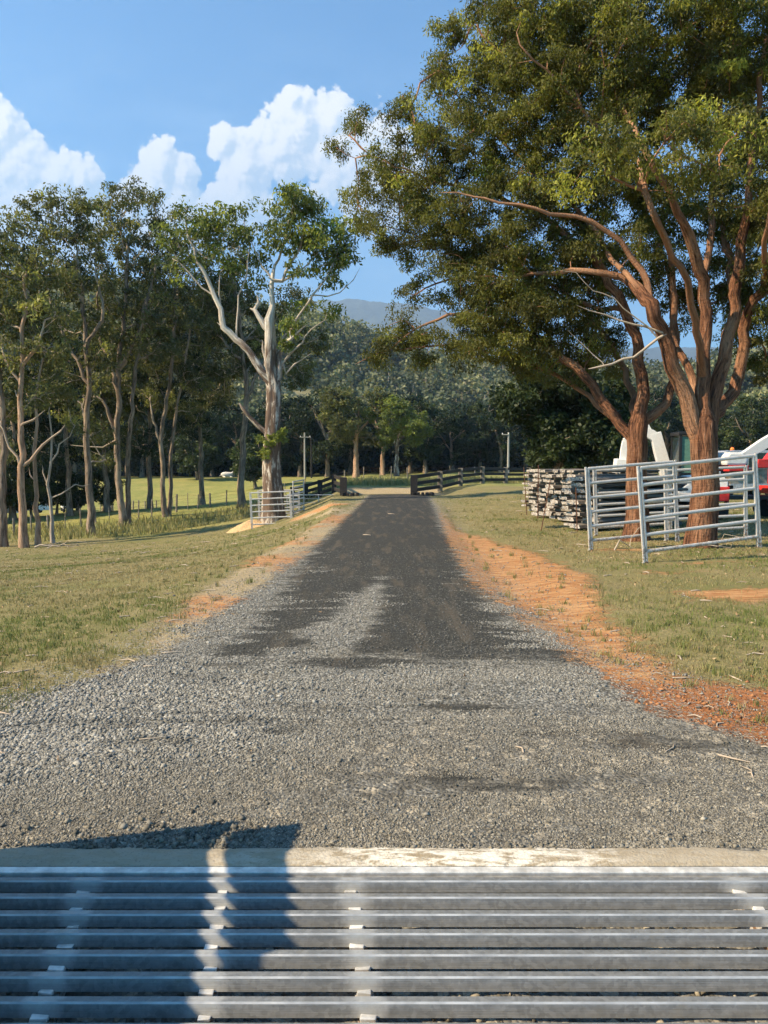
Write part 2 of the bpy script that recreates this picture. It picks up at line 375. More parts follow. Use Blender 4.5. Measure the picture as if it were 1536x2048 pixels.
def axis(parts):
    out = []
    for a, b_, s0, s1 in parts:
        t = a; n = max(2, int(abs(b_ - a) / ((s0 + s1) / 2)))
        q = np.linspace(0, 1, n, endpoint=False); r = s1 / s0
        w = q if abs(r - 1) < .01 else (r ** q - 1) / (r - 1)
        out.append(a + (b_ - a) * w)
    return np.unique(np.concatenate(out + [[parts[-1][1]]]))
xs = axis([(-4900, -60, 500, 4), (-60, -8, 3, .35), (-8, 8, .09, .09), (8, 60, .35, 3), (60, 4900, 4, 500)])
ys = axis([(-300, -4, 60, .8), (-4, 3.2, .3, .09), (3.2, 13, .07, .09), (13, 55, .12, .7), (55, 200, .8, 5), (200, 6400, 8, 700)])
ys = np.unique(np.concatenate([ys[(ys < YK + .04) | (ys > YK + .18)], [YK + .05, YK + .099, YK + .101, YK + .17]]))
xs = np.unique(np.concatenate([xs, [-2.751, -2.749, 2.749, 2.751]]))
XX, YY = np.meshgrid(xs, ys); ZZ = height(XX, YY)
gv = np.stack([XX.ravel(), YY.ravel(), ZZ.ravel()], 1); nx, ny = len(xs), len(ys)
ii, jj = np.meshgrid(np.arange(nx - 1), np.arange(ny - 1)); q0 = (jj * nx + ii).ravel()
gf = np.stack([q0, q0 + 1, q0 + nx + 1, q0 + nx], 1)
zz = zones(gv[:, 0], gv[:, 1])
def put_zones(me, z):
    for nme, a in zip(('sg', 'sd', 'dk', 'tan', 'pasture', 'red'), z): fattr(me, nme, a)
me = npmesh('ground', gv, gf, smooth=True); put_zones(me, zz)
tag(link('ground', me, M['ground']), kind='structure')
# the road: a sheet of gravel laid on the ground
keep = ((zz[0] > -.25)[gf].any(1)) & (gv[gf[:, 0], 1] >= YK + .10) & (gv[gf[:, 0], 1] < 46.5)
rf = gf[keep]; used = np.unique(rf); re = np.full(len(gv), -1); re[used] = np.arange(len(used))
rv = gv[used].copy(); rv[:, 2] += .005
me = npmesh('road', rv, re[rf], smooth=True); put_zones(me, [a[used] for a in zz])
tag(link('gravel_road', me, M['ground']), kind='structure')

# ------------------------------------------------------------------ simple materials
def simple(name, col, rough=.6, metal=0., var=.15, scale=12, bump=.0, bd=.01):
    m, b = mat(name); o = b.co(); n = b.noise(o, scale, 4, .6)
    c0 = tuple(max(0, c * (1 - var)) for c in col); c1 = tuple(min(1, c * (1 + var)) for c in col)
    setp(b, b.mix(b.ss(n, .3, .7), c0, c1), b.ss(n, .2, .8, max(.03, rough - .12), min(1, rough + .12)), metal, b.bump(b.noise(o, scale * 4, 3), bump, bd) if bump else None)
    M[name] = m; return m
simple('white_paint', (.74, .73, .69), .35, var=.04); simple('red_paint', (.55, .035, .03), .35); simple('black_paint', (.02, .02, .022), .4)
simple('dark_rubber', (.02, .02, .02), .85, var=.3); simple('glass', (.02, .03, .03), .06); simple('green_glass', (.10, .20, .15), .08)
simple('silver_paint', (.40, .41, .42), .3, .3); simple('hose', (.03, .03, .03), .5); simple('orange_lens', (.8, .2, .03), .3)
simple('steel_worn', (.28, .25, .20), .5, .6, .35, 8); simple('cow_white', (.66, .62, .55), .9, var=.1); simple('muzzle', (.25, .18, .15), .8)
simple('black_timber', (.025, .022, .020), .8, var=.4, scale=6, bump=.5); simple('rust', (.10, .045, .025), .8, .2, .4, 20)
simple('wood_post', (.20, .17, .13), .9, var=.35, scale=6, bump=.5); simple('concrete_pole', (.30, .285, .25), .8); simple('pale_pole', (.30, .28, .24), .8)
simple('shed_wall', (.62, .62, .60), .6); simple('pit_earth', (.06, .05, .035), .95, var=.4, bump=.5)
def galv(name, stain=False):
    m, b = mat(name); o = b.co(); n = b.noise(o, 25, 5, .6); s = b.vor(o, 60, out='Color'); sv = b.sep(s)[0]
    c = b.mix(b.m('ADD', b.m('MULTIPLY', sv, .4), b.m('MULTIPLY', n, .5)), (.42, .40, .365), (.66, .635, .585)); r = b.ss(n, .3, .7, .35, .55)
    if stain:
        c = b.mix(b.m('ADD', b.m('MULTIPLY', sv, .35), b.m('MULTIPLY', n, .6)), (.12, .125, .122), (.29, .295, .28))
        x = b.sep(o)[0]; rid = b.n.new('ShaderNodeObjectInfo').outputs['Random']
        col_n = b.noise(b.map(o, (6, .5, 3)), 1.0, 5, .6)
        loc = b.n.new('ShaderNodeNewGeometry').outputs['Position']; lx, ly, lz = b.sep(loc)
        # whitened zinc around each weld on the beams below
        f = None
        for k in (-2, -1, 0, 3, 4):
            e = b.m('ABSOLUTE', b.m('SUBTRACT', b.m('ADD', lx, b.m('MULTIPLY', b.m('SUBTRACT', ly, 3.254), -SUPK[k])), SUPX[k]))
            e = b.m('SUBTRACT', 1.0, b.m('DIVIDE', e, .085)); f = e if f is None else b.m('MAXIMUM', f, e)
        f = b.m('ADD', f, b.m('MULTIPLY', b.m('SUBTRACT', b.noise(loc, 14, 4, .6), .5), 1.3))
        c = b.mix(b.ss(f, -.1, .7, 0, .42), c, (.58, .58, .54))
        c = b.mix(b.ss(col_n, .60, .75, 0, .30), c, (.60, .57, .45))                       # water stains running down
        dirt = b.ss(b.noise(loc, 5, 6, .7), .55, .75, 0, .45)
        c = b.mix(dirt, c, (.20, .18, .13)); r = b.m('ADD', r, b.m('MULTIPLY', dirt, .3))
        bs = b.m('SINE', b.m('MULTIPLY', lz, 900.0))
        h = b.m('ADD', b.m('MULTIPLY', bs, .00012), b.m('MULTIPLY', b.noise(b.map(o, (3, 60, 60)), 1.0, 4), .004))
        setp(b, c, r, .3, b.bump(h, .5, 1.0))
    else:
        gz = b.sep(o)[2]; c = b.mix(b.ss(b.noise(o, 3.5, 6, .7), .50, .72, 0, .55), c, (.26, .235, .19)); c = b.mix(b.m('MULTIPLY', b.ss(gz, .5, .05), b.ss(n, .45, .6)), c, (.22, .13, .07)); setp(b, c, r, .2, b.bump(n, .4, .004))
    M[name] = m; return m

# ------------------------------------------------------------------ cattle grid
# support beams: x where each passes the first rail, and its slant
SUPX, SUPK = {}, {}
for k, px in ((-2, 172), (-1, 445), (0, 708), (3, 1490), (4, 1753)):
    SUPX[k] = {-2: -1.358, -1: -.739, 0: -.145, 3: 1.615, 4: 2.2}[k]
    SUPK[k] = {-2: -.19, -1: -.138, 0: -.113, 3: -.12, 4: -.12}[k]
galv('galvanised'); galv('grid_zinc', True)
def kerb_mat():
    m, b = mat('kerb_concrete'); o = b.co(); x, y, z = b.sep(o)
    n = b.noise(o, 9, 6, .7); n2 = b.noise(b.map(o, (8, 26, 8)), 1.0, 6, .65, .6); n3 = b.noise(o, 1.1, 3)
    c = b.mix(b.ss(n2, .42, .62), (.66, .62, .52), (.27, .22, .14)); c = b.mix(b.ss(n, .52, .7, 0, .8), c, (.14, .12, .085))
    mud = b.m('ADD', n3, b.m('MULTIPLY', b.m('ABSOLUTE', b.m('SUBTRACT', x, .35)), .16))
    c = b.mix(b.ss(mud, .45, .75, 0, .85), c, b.mix(n2, (.20, .165, .11), (.40, .34, .24)))
    c = b.mix(b.ss(b.noise(o, 70, 3), .55, .75, 0, .5), c, (.10, .09, .07))
    setp(b, c, .9, 0, b.bump(b.m('ADD', n2, b.noise(o, 60, 4)), .6, .012)); M['kerb_concrete'] = m
kerb_mat(); simple('zinc_highlight', (.40, .41, .40), .4, .3, .25, 6); simple('edge_steel', (.62, .61, .56), .45, .3, .3, 10)  # highlight line of the rails' front edge painted in as lighter zinc
kb = empty('concrete_kerb', (0, YK, 0)); tag(kb, kind='structure')
rk = random.Random(4)
kv = MB(); n = 150
vs = []; 
for i in range(n + 1):
    x = -2.75 + 5.5 * i / n; w = .215 + float(fbm(np.array(x * 2.1), np.array(3.3), 4)) * .05; t = .004 + float(fbm(np.array(x * 5), np.array(1.3), 3)) * .005
    for (y, z) in ((.052, -.30), (.052, .0 + t * .5), (.09, .008 + t), (w * .7, .012 + t), (w, -.002 + t), (w, -.3)): vs.append((x, y, z))
fs = [[i * 6 + j, (i + 1) * 6 + j, (i + 1) * 6 + j + 1, i * 6 + j + 1] for i in range(n) for j in range(5)] + [[0, 1, 2, 3, 4, 5], [n * 6 + j for j in (5, 4, 3, 2, 1, 0)]]
kv.add(vs, fs, 0, False); ko = kv.build('beam', M['kerb_concrete'], kb)
ea = MB(); ea.box((0, .024, -.006), (5.5, .050, .014), bev=.003); ea.box((0, .003, -.05), (5.5, .006, .09)); ea.build('steel_edge', M['edge_steel'], kb)
PITCHG = .1267; NR = 27
cgd = empty('cattle_grid', (0, 1.6, 0), 'galvanised steel cattle grid of close parallel rails spanning the whole foreground', 'cattle grid')
rl = MB(); w, h = .036, .060
sec = [(-w / 2, -h), (-w / 2, -.006), (-w / 2 + .005, 0), (w / 2 - .007, 0), (w / 2, -.007), (w / 2, -h)]
# front of the rail faces the camera (-y)
vs = [(x, y, z) for x in np.linspace(-2.6, 2.6, 40) for y, z in [(-w / 2 - .013, -.046), (-w / 2 + .001, -.006), (-w / 2 + .006, 0), (w / 2 - .004, 0), (w / 2, -.005), (w / 2, -.046)]]
fs = [[i * 6 + j, (i + 1) * 6 + j, (i + 1) * 6 + (j + 1) % 6, i * 6 + (j + 1) % 6] for i in range(39) for j in range(6)] + [[5, 4, 3, 2, 1, 0], [39 * 6 + j for j in range(6)]]
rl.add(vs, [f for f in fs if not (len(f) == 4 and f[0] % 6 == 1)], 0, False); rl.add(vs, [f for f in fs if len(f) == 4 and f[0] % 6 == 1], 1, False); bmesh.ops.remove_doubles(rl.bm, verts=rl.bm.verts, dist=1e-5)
r0 = None
for i in range(NR):
    yc = 3.254 + w / 2 - .008 - PITCHG * i
    if r0 is None: r0 = rl.build('rail', [M['grid_zinc'], M['zinc_highlight']], cgd); o = r0
    else: o = r0.copy(); COL.objects.link(o); o.parent = cgd
    o.location = (rk.uniform(-.01, .01), yc - 1.6, rk.uniform(-.0015, .0015)); o.rotation_euler = (0, 0, rk.uniform(-.0009, .0009))
sb = MB()
for k in SUPX:
    ya, yb = 3.30, -.15
    pts = [Vector((SUPX[k] + (y - 3.254) * SUPK[k] , y, -.062)) for y in (ya, yb)]
    dv = pts[1] - pts[0]; ang = math.atan2(dv.y, dv.x); mid = (pts[0] + pts[1]) / 2 - Vector((0, 1.6, 0))
    sb = MB(); sb.box(mid - Vector((0, 0, .075)), (dv.length, .012, .14), Matrix.Rotation(ang, 3, 'Z')); sb.box(mid - Vector((0, 0, .003)), (dv.length, .07, .006), Matrix.Rotation(ang, 3, 'Z'))
    for i in range(NR):      # weld packers beside each rail
        y = 3.254 - PITCHG * i; x = SUPX[k] + (y - 3.254) * SUPK[k]
        sb.box((x + rk.uniform(-.008, .008), y - 1.6 - .030, -.044), (rk.uniform(.045, .065), .022, .016), mi=1, bev=.004, jit=.004, rnd=rk)
    sb.build('support_beam', [M['galvanised'], M['edge_steel']], cgd)
# unseen caster added left of the frame, shaped to throw the grid shadow
wg = empty('shadow_caster', (-2.42, 1.2, 0), 'unseen panel and board added left of the cattle grid to shade it', 'shadow caster')
WX = -2.42
pn = MB()
top = [(3.255, 1.463), (3.012, 1.383), (2.608, 1.433), (1.951, 1.511), (0.864, 1.6), (-1.148, 1.732)]
poly = [(y - 1.2, z) for y, z in top] + [(-2.2, -.2), (2.18, -.2)]
Mz = Matrix.Rotation(R(90), 3, 'Z')
pn.prism(poly, -.012, .012, Mz); pn.build('panel', M['galvanised'], wg)
bp = MB(); bp.prism([(0.866, 1.579), (1.4, 1.522), (1.825, 1.463), (1.944, 1.474), (1.926, 1.754), (1.573, 1.723), (0.938, 1.781)], -.016, .016, Mz, bev=.003); bp.build('caster_board', M['wood_post'], wg)
for y in (.91, -.6, -2.1):
    po = MB(); po.box((-.03 if y < 1 else 0, y, .68 if y < 1 else .72), (.05 if y < 1 else .02, .05 if y < 1 else .03, 1.90 if y < 1 else 1.7), bev=.004); po.build('post', M['galvanised'], wg)

# ------------------------------------------------------------------ loose stones (real geometry) near the camera
rs = np.random.RandomState(11)
def stones(cx, cy, cz, r, seed, flat=.7):
    n = len(cx); q = np.random.RandomState(seed)
    base = np.array([[1, 0, 0], [0, 1, 0], [-1, 0, 0], [0, -1, 0], [0, 0, 1], [0, 0, -1]], float)
    v = base[None] * (1 + q.uniform(-.38, .38, (n, 6, 1))) + q.uniform(-.25, .25, (n, 6, 3))
    a = q.uniform(0, 6.28, n); b_ = q.uniform(-.7, .7, n); ca, sa, cb, sb_ = np.cos(a), np.sin(a), np.cos(b_), np.sin(b_)
    v = v * np.stack([np.ones(n), q.uniform(.55, 1, n), q.uniform(.4, .8, n) * flat / .7], 1)[:, None, :]
    x, y, z = v[..., 0], v[..., 1], v[..., 2]
    y2 = y * cb[:, None] - z * sb_[:, None]; z2 = y * sb_[:, None] + z * cb[:, None]
    x3 = x * ca[:, None] - y2 * sa[:, None]; y3 = x * sa[:, None] + y2 * ca[:, None]
    V = np.stack([x3 * r[:, None] + cx[:, None], y3 * r[:, None] + cy[:, None], z2 * r[:, None] + cz[:, None]], 2).reshape(-1, 3)
    f = np.array([[0, 1, 4], [1, 2, 4], [2, 3, 4], [3, 0, 4], [1, 0, 5], [2, 1, 5], [3, 2, 5], [0, 3, 5]])
    return V, (np.arange(n)[:, None, None] * 6 + f[None]).reshape(-1, 3)
def stone_mat():
    m, b = mat('road_stone'); t = b.attr('tint').outputs['Fac']; k = b.attr('warm').outputs['Fac']; o = b.co()
    c = b.mix(t, (.065, .064, .056), (.42, .41, .36)); c = b.mix(b.ss(t, .93, .97), c, (.50, .48, .42))
    c = b.mix(k, c, b.mix(t, (.055, .048, .034), (.33, .28, .19)))
    c = b.mix(b.ss(b.noise(o, 160, 2), .4, .7, 0, .4), c, (.10, .10, .08)); setp(b, c, .9); M['stone'] = m
stone_mat()
def scatter_stones():
    N = 900000
    y = 3.5 + 13.0 * rs.rand(N) ** 1.9; x = rs.uniform(-1, 1, N) * (.62 * y + .2)
    x = np.clip(x, -4.3, 4.2)
    sg, sdt, dk, tan, past, red = zones(x, y)
    n1 = fbm(x * 1.7, y * 1.7, 4); n2 = fbm(x * 1.2 + 7, y * 5.5, 4)
    inside = sstep(sg + n1 * .7, -.15, .2)
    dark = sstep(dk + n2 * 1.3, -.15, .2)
    coarse = sstep(-x - .2 * 0, .3, 1.7) * sstep(y, 4.1, 4.5) * (1 - sstep(y, 5.6, 7.5)) * (1 - tan)
    p = inside * (1 - .93 * dark) * (1 - .55 * tan) + .07 * sstep(sdt, 0, .3) + .05 * sstep(sg, -1.2, 0)
    p = p * (.75 + .9 * n1) * np.clip(1.25 - y / 19, .2, 1)
    k = (rs.rand(N) < p) & (y > YK + .21)
    x, y, tan, coarse, dark, red = x[k], y[k], tan[k], coarse[k], dark[k], red[k]
    n = len(x); r = np.exp(rs.normal(0, .38, n)) * (.0056 + .0060 * coarse * rs.rand(n) ** .5 + .0028 * np.clip(y / 10, 0, 1)) * (1 - .22 * tan)
    big = rs.rand(n) < .004; r[big] *= 2.0; r = np.clip(r, .0035, .028)
    z = height(x, y, False) + .005 + r * .12
    V, Fc = stones(x, y, z, r, 5)
    me = npmesh('gravel', V, Ft=Fc)
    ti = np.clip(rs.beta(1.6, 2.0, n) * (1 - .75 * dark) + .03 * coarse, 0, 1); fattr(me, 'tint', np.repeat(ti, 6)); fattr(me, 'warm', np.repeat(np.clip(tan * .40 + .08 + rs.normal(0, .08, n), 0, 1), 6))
    tag(link('gravel', me, M['stone']), kind='stuff'); print('stones', n)
scatter_stones()
def earth_crumbs():
    "clods of red earth at the lower right and stones fallen beside the kerb"
    N = 9000; y = rs.uniform(4.6, 6.5, N); x = rs.uniform(1.7, 4.6, N); sg, sdt, dk, tan, past, red = zones(x, y)
    k = (sg < .1) & (rs.rand(N) < .8 * np.clip(.5 + 1.5 * fbm(x * 2, y * 2, 3), .1, 1)); x, y = x[k], y[k]; r = np.clip(np.exp(rs.normal(0, .5, len(x))) * .008, .003, .03)
    V, Fc = stones(x, y, height(x, y, False) + r * .2, r, 8); me = npmesh('dirt_clods', V, Ft=Fc)
    fattr(me, 'tint', np.repeat(rs.rand(len(x)), 6)); tag(link('dirt_clods', me, M['clod']), kind='stuff')
    N = 700; x = -1.5 - rs.gamma(1.5, .28, N) + .9; y = YK + .215 + rs.gamma(1.2, .09, N); x2 = rs.uniform(-2.6, 2.6, 700); y2 = YK + .20 + rs.gamma(1, .05, 700)
    x, y = np.concatenate([x, x2]), np.concatenate([y, y2]); r = np.clip(np.exp(rs.normal(0, .55, len(x))) * .011, .004, .024); r[700:] *= .7
    V, Fc = stones(x, y, height(x, y, False) + .004 + r * .25, r, 9); me = npmesh('dark_clods', V, Ft=Fc); fattr(me, 'tint', np.repeat(rs.rand(len(x)) * .6, 6)); fattr(me, 'warm', np.repeat(rs.uniform(.3, 1, len(x)), 6))
    tag(link('kerbside_gravel', me, M['stone']), kind='stuff')
    N = 2600; x = rs.uniform(-2.6, 2.6, N); y = rs.uniform(.4, 3.3, N); r = np.clip(np.exp(rs.normal(0, .5, N)) * .012, .004, .04)
    V, Fc = stones(x, y, height(x, y) + r * .3, r, 10); me = npmesh('pit_gravel', V, Ft=Fc); fattr(me, 'tint', np.repeat(rs.rand(N), 6)); fattr(me, 'warm', np.repeat(rs.uniform(.5, 1, N), 6))
    tag(link('pit_gravel', me, M['stone']), kind='stuff')
m, b = mat('clod'); setp(b, b.mix(b.attr('tint').outputs['Fac'], (.16, .06, .022), (.40, .19, .08)), .95); M['clod'] = m
earth_crumbs()

# ------------------------------------------------------------------ grass blades
def grass_mat():
    m, b = mat('grass_blade'); t = b.attr('tint').outputs['Fac']; g = b.attr('green').outputs['Fac']
    c = b.mix(t, (.22, .185, .075), (.44, .36, .18)); c = b.mix(g, c, b.mix(t, (.115, .155, .035), (.20, .22, .06)))
    setp(b, c, .7); tr = b.n.new('ShaderNodeBsdfTranslucent'); b.put(tr.inputs[0], c); mx = b.n.new('ShaderNodeMixShader'); mx.inputs[0].default_value = .3
    b.l.new(b.p.outputs[0], mx.inputs[1]); b.l.new(tr.outputs[0], mx.inputs[2]); b.l.new(mx.outputs[0], b.o.inputs[0]); M['grass'] = m
grass_mat()
def blades(name, x, y, z, h, w, tint, green, seed):
    n = len(x); q = np.random.RandomState(seed); a = q.uniform(0, 6.28, n); ln = q.uniform(.1, .8, n) * h; la = q.uniform(0, 6.28, n)
    bx, by = np.cos(a) * w, np.sin(a) * w; tx, ty = np.cos(la) * ln, np.sin(la) * ln
    v = np.empty((n, 5, 3)); v[:, 0] = np.stack([x - bx, y - by, z - .004], 1); v[:, 1] = np.stack([x + bx, y + by, z - .004], 1)
    v[:, 2] = np.stack([x + bx * .7 + tx * .35, y + by * .7 + ty * .35, z + h * .6], 1); v[:, 3] = np.stack([x - bx * .7 + tx * .35, y - by * .7 + ty * .35, z + h * .6], 1)
    v[:, 4] = np.stack([x + tx, y + ty, z + h], 1)
    i = np.arange(n) * 5; me = npmesh(name, v.reshape(-1, 3), np.stack([i, i + 1, i + 2, i + 3], 1), np.stack([i + 3, i + 2, i + 4], 1))
    fattr(me, 'tint', np.repeat(tint, 5)); fattr(me, 'green', np.repeat(green, 5)); return tag(link(name, me, M['grass']), kind='stuff')
def grass():
    N = 900000; y = 4.8 + 38 * rs.rand(N) ** 1.5; x = rs.uniform(-1, 1, N) * (.56 * y + .6)
    sg, sdt, dk, tan, past, red = zones(x, y); n1 = fbm(x * 1.3, y * 1.3, 4); n2 = fbm(x * 6, y * 6, 3)
    d = np.maximum(sg, sdt) + n1 * .75 + n2 * .3
    p = (1 - sstep(d, -.35, .2)) * np.clip(.55 + 1.6 * n2, .05, 1) * np.clip(1.3 - y / 40, .25, 1)
    p = np.maximum(p, .02 * (sg < -.1)); k = rs.rand(N) < p * .62; x, y = x[k], y[k]; n = len(x); n2 = n2[k]; n1 = n1[k]; s_ = sg[k]
    gn = sstep(fbm(x * .45 + 3, y * .45, 3) + rs.normal(0, .15, n), -.1, .35)
    L = x < 0
    gn = np.clip(gn + .5 * np.exp(-((x + 3.9) ** 2 + ((y - 10.5) / 1.5) ** 2)) + .35 * ((x > 3) & (y < 11)), 0, 1)
    h = (.018 + .030 * rs.rand(n) ** 2 + .02 * np.clip(n2, 0, 1)) * (1 + .4 * gn)
    edge = np.exp(-((s_ + .5) / .35) ** 2) * L * (y < 8); h *= 1 + .8 * edge * rs.rand(n)
    w = (.0016 + .00022 * y) * rs.uniform(.6, 1.4, n)
    blades('grass', x, y, height(x, y, False), h, w, rs.beta(1.3, 1.6, n), gn, 3); print('blades', n)
    N = 1500; y = 5.2 + 26 * rs.rand(N) ** 1.3; x = rs.uniform(-1, 1, N) * (.55 * y); sg = zones(x, y)[0]; k = (sg < -.25) & (rs.rand(N) < np.where(sg > -1.6, .9, .35)); x, y = x[k], y[k]; m_ = 16; n = len(x)
    X = (x[:, None] + rs.normal(0, .028, (n, m_))).ravel(); Y2 = (y[:, None] + rs.normal(0, .028, (n, m_))).ravel(); hh = (rs.uniform(.04, .12, n)[:, None] * rs.uniform(.5, 1.1, (n, m_))).ravel()
    blades('grass_tufts', X, Y2, height(X, Y2, False), hh, .0022 + .00018 * Y2, np.repeat(rs.beta(1.3, 1.5, n), m_), np.repeat(rs.rand(n), m_), 6)
    # long rank grass along the fence under the left trees and beyond the gate
    N = 60000; y = rs.uniform(38, 64, N); x = rs.uniform(-32, 14, N); t = ((x + 32) / 46)
    fl = np.interp(x, [-30, -14, -6, -2.2, 3, 14], [37, 40.5, 47, 51, 51, 60]); k = (y > fl + .4) & (y < fl + 8 + 10 * (x > -3)) & ((x < -2.2) | (y > 50.6)) & (rs.rand(N) < np.clip(.6 + fbm(x * .8, y * .8, 3), .1, 1))
    x, y = x[k], y[k]; n = len(x)
    blades('long_grass', x, y, height(x, y, False), rs.uniform(.18, .62, n), rs.uniform(.012, .03, n), rs.beta(1.4, 1.4, n), rs.uniform(.1, .9, n), 4)
grass()
def litter():
    "dry sticks, bark strips and chips on the lawn and road edge"
    m = MB(); q = random.Random(3)
    for i in range(420):
        y = 4.2 + 34 * q.random() ** 1.5; x = q.uniform(-1, 1) * .55 * y
        if abs(x) < 2.1 and q.random() < .93: continue
        z = float(height(x, y, False)); a = q.uniform(0, 6.28); L = q.uniform(.03, .16) * (1 + y / 18); r = q.uniform(.0025, .006) * (1 + y / 14)
        m.tube([(x, y, z + .008), (x + math.cos(a) * L * .5, y + math.sin(a) * L * .5, z + .018), (x + math.cos(a + .3) * L, y + math.sin(a + .3) * L, z + .010)], [r, r, r * .5], 4)
    tag(m.build('stick_litter', M['deadwood']), kind='stuff')
# ------------------------------------------------------------------ trees
def bark(name, stops, scale=(9, 9, 1.1), bump=1.0, patch=None, twig=(.42, .34, .25)):
    m, b = mat(name); c = b.attr('bark').outputs['Vector']
    n = b.noise(b.map(c, scale), 1.0, 6, .62, .6); n2 = b.noise(b.map(c, (1.3, 1.3, .5)), 1.0, 5, .6); n3 = b.noise(b.map(c, (3, 3, 30)), 1.0, 3)
    col = b.mix(b.ss(n, .32, .62), stops[0], stops[1]); col = b.mix(b.ss(n2, .45, .65, 0, .85), col, stops[2]); col = b.mix(b.ss(n, .62, .74, 0, .8), col, stops[3]); col = b.mix(b.ss(b.noise(b.map(c, (scale[0] * 2.2, scale[1] * 2.2, scale[2] * 2.6)), 1.0, 5, .7, .4), .50, .36, 0, .75 if patch is None else .35), col, tuple(q_ * .45 for q_ in stops[0]))
    if patch:
        z = b.sep(c)[2]; pm = b.ss(b.m('ADD', z, b.m('MULTIPLY', b.m('SUBTRACT', n2, .5), 8.)), patch[0], patch[1], 1, 0)
        pm = b.m('MULTIPLY', pm, b.ss(b.noise(b.map(c, (3.2, 3.2, .9)), 1., 5, .65), .38, .52)); col = b.mix(pm, col, b.mix(n, patch[2], patch[3]))
    col = b.mix(b.ss(b.attr('rad').outputs['Fac'], .11, .03, 0, .8), col, twig)
    setp(b, col, .88, 0, b.bump(b.m('ADD', n, b.m('MULTIPLY', n3, .25)), bump, .10)); b.p.inputs['Specular IOR Level'].default_value = .15; M[name] = m; return m
bark('red_bark', [(.045, .020, .012), (.25, .115, .060), (.38, .21, .12), (.60, .40, .26)], (17, 17, 1.8), 1.0, twig=(.40, .22, .125))
bark('white_bark', [(.36, .31, .24), (.66, .60, .50), (.46, .39, .31), (.76, .71, .62)], (7, 7, .8), .8, (7.5, 9.5, (.055, .035, .025), (.20, .14, .10)))
bark('tan_bark', [(.20, .12, .07), (.44, .28, .175), (.52, .35, .23), (.60, .46, .33)], (5, 5, .7), .6)
bark('grey_bark', [(.08, .06, .042), (.29, .215, .15), (.40, .30, .205), (.48, .38, .275)], (6, 6, .8), .8)
bark('pale_bark', [(.22, .185, .15), (.42, .37, .31), (.50, .45, .38), (.60, .56, .50)], (5, 5, .7), .5)
bark('deadwood', [(.25, .21, .16), (.46, .40, .33), (.50, .45, .38), (.6, .56, .5)], (8, 8, 1), .4)
def leafmat(name, a, b_, c_, tr=.42):
    m, b = mat(name); t = b.attr('tint').outputs['Fac']
    col = b.mix(b.ss(t, 0, .55), a, b_); col = b.mix(b.ss(t, .62, 1.0), col, c_)
    setp(b, col, .55); b.p.inputs['Specular IOR Level'].default_value = .22; q = b.n.new('ShaderNodeBsdfTranslucent'); b.put(q.inputs[0], b.mix(.5, col, b.mix(1.0, col, (1.5, 1.6, .6, 1), 'MULTIPLY'))); mx = b.n.new('ShaderNodeMixShader'); mx.inputs[0].default_value = tr
    b.l.new(b.p.outputs[0], mx.inputs[1]); b.l.new(q.outputs[0], mx.inputs[2]); b.l.new(mx.outputs[0], b.o.inputs[0]); M[name] = m; return m
leafmat('leaf_big', (.062, .062, .018), (.145, .148, .034), (.36, .36, .058))
leafmat('leaf_gum', (.064, .070, .030), (.145, .150, .056), (.33, .32, .085))
leafmat('leaf_lime', (.08, .10, .028), (.145, .175, .042), (.31, .34, .06))
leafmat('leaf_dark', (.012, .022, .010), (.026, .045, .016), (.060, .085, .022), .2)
leafmat('leaf_far', (.07, .085, .045), (.165, .175, .085), (.29, .29, .13), .25)
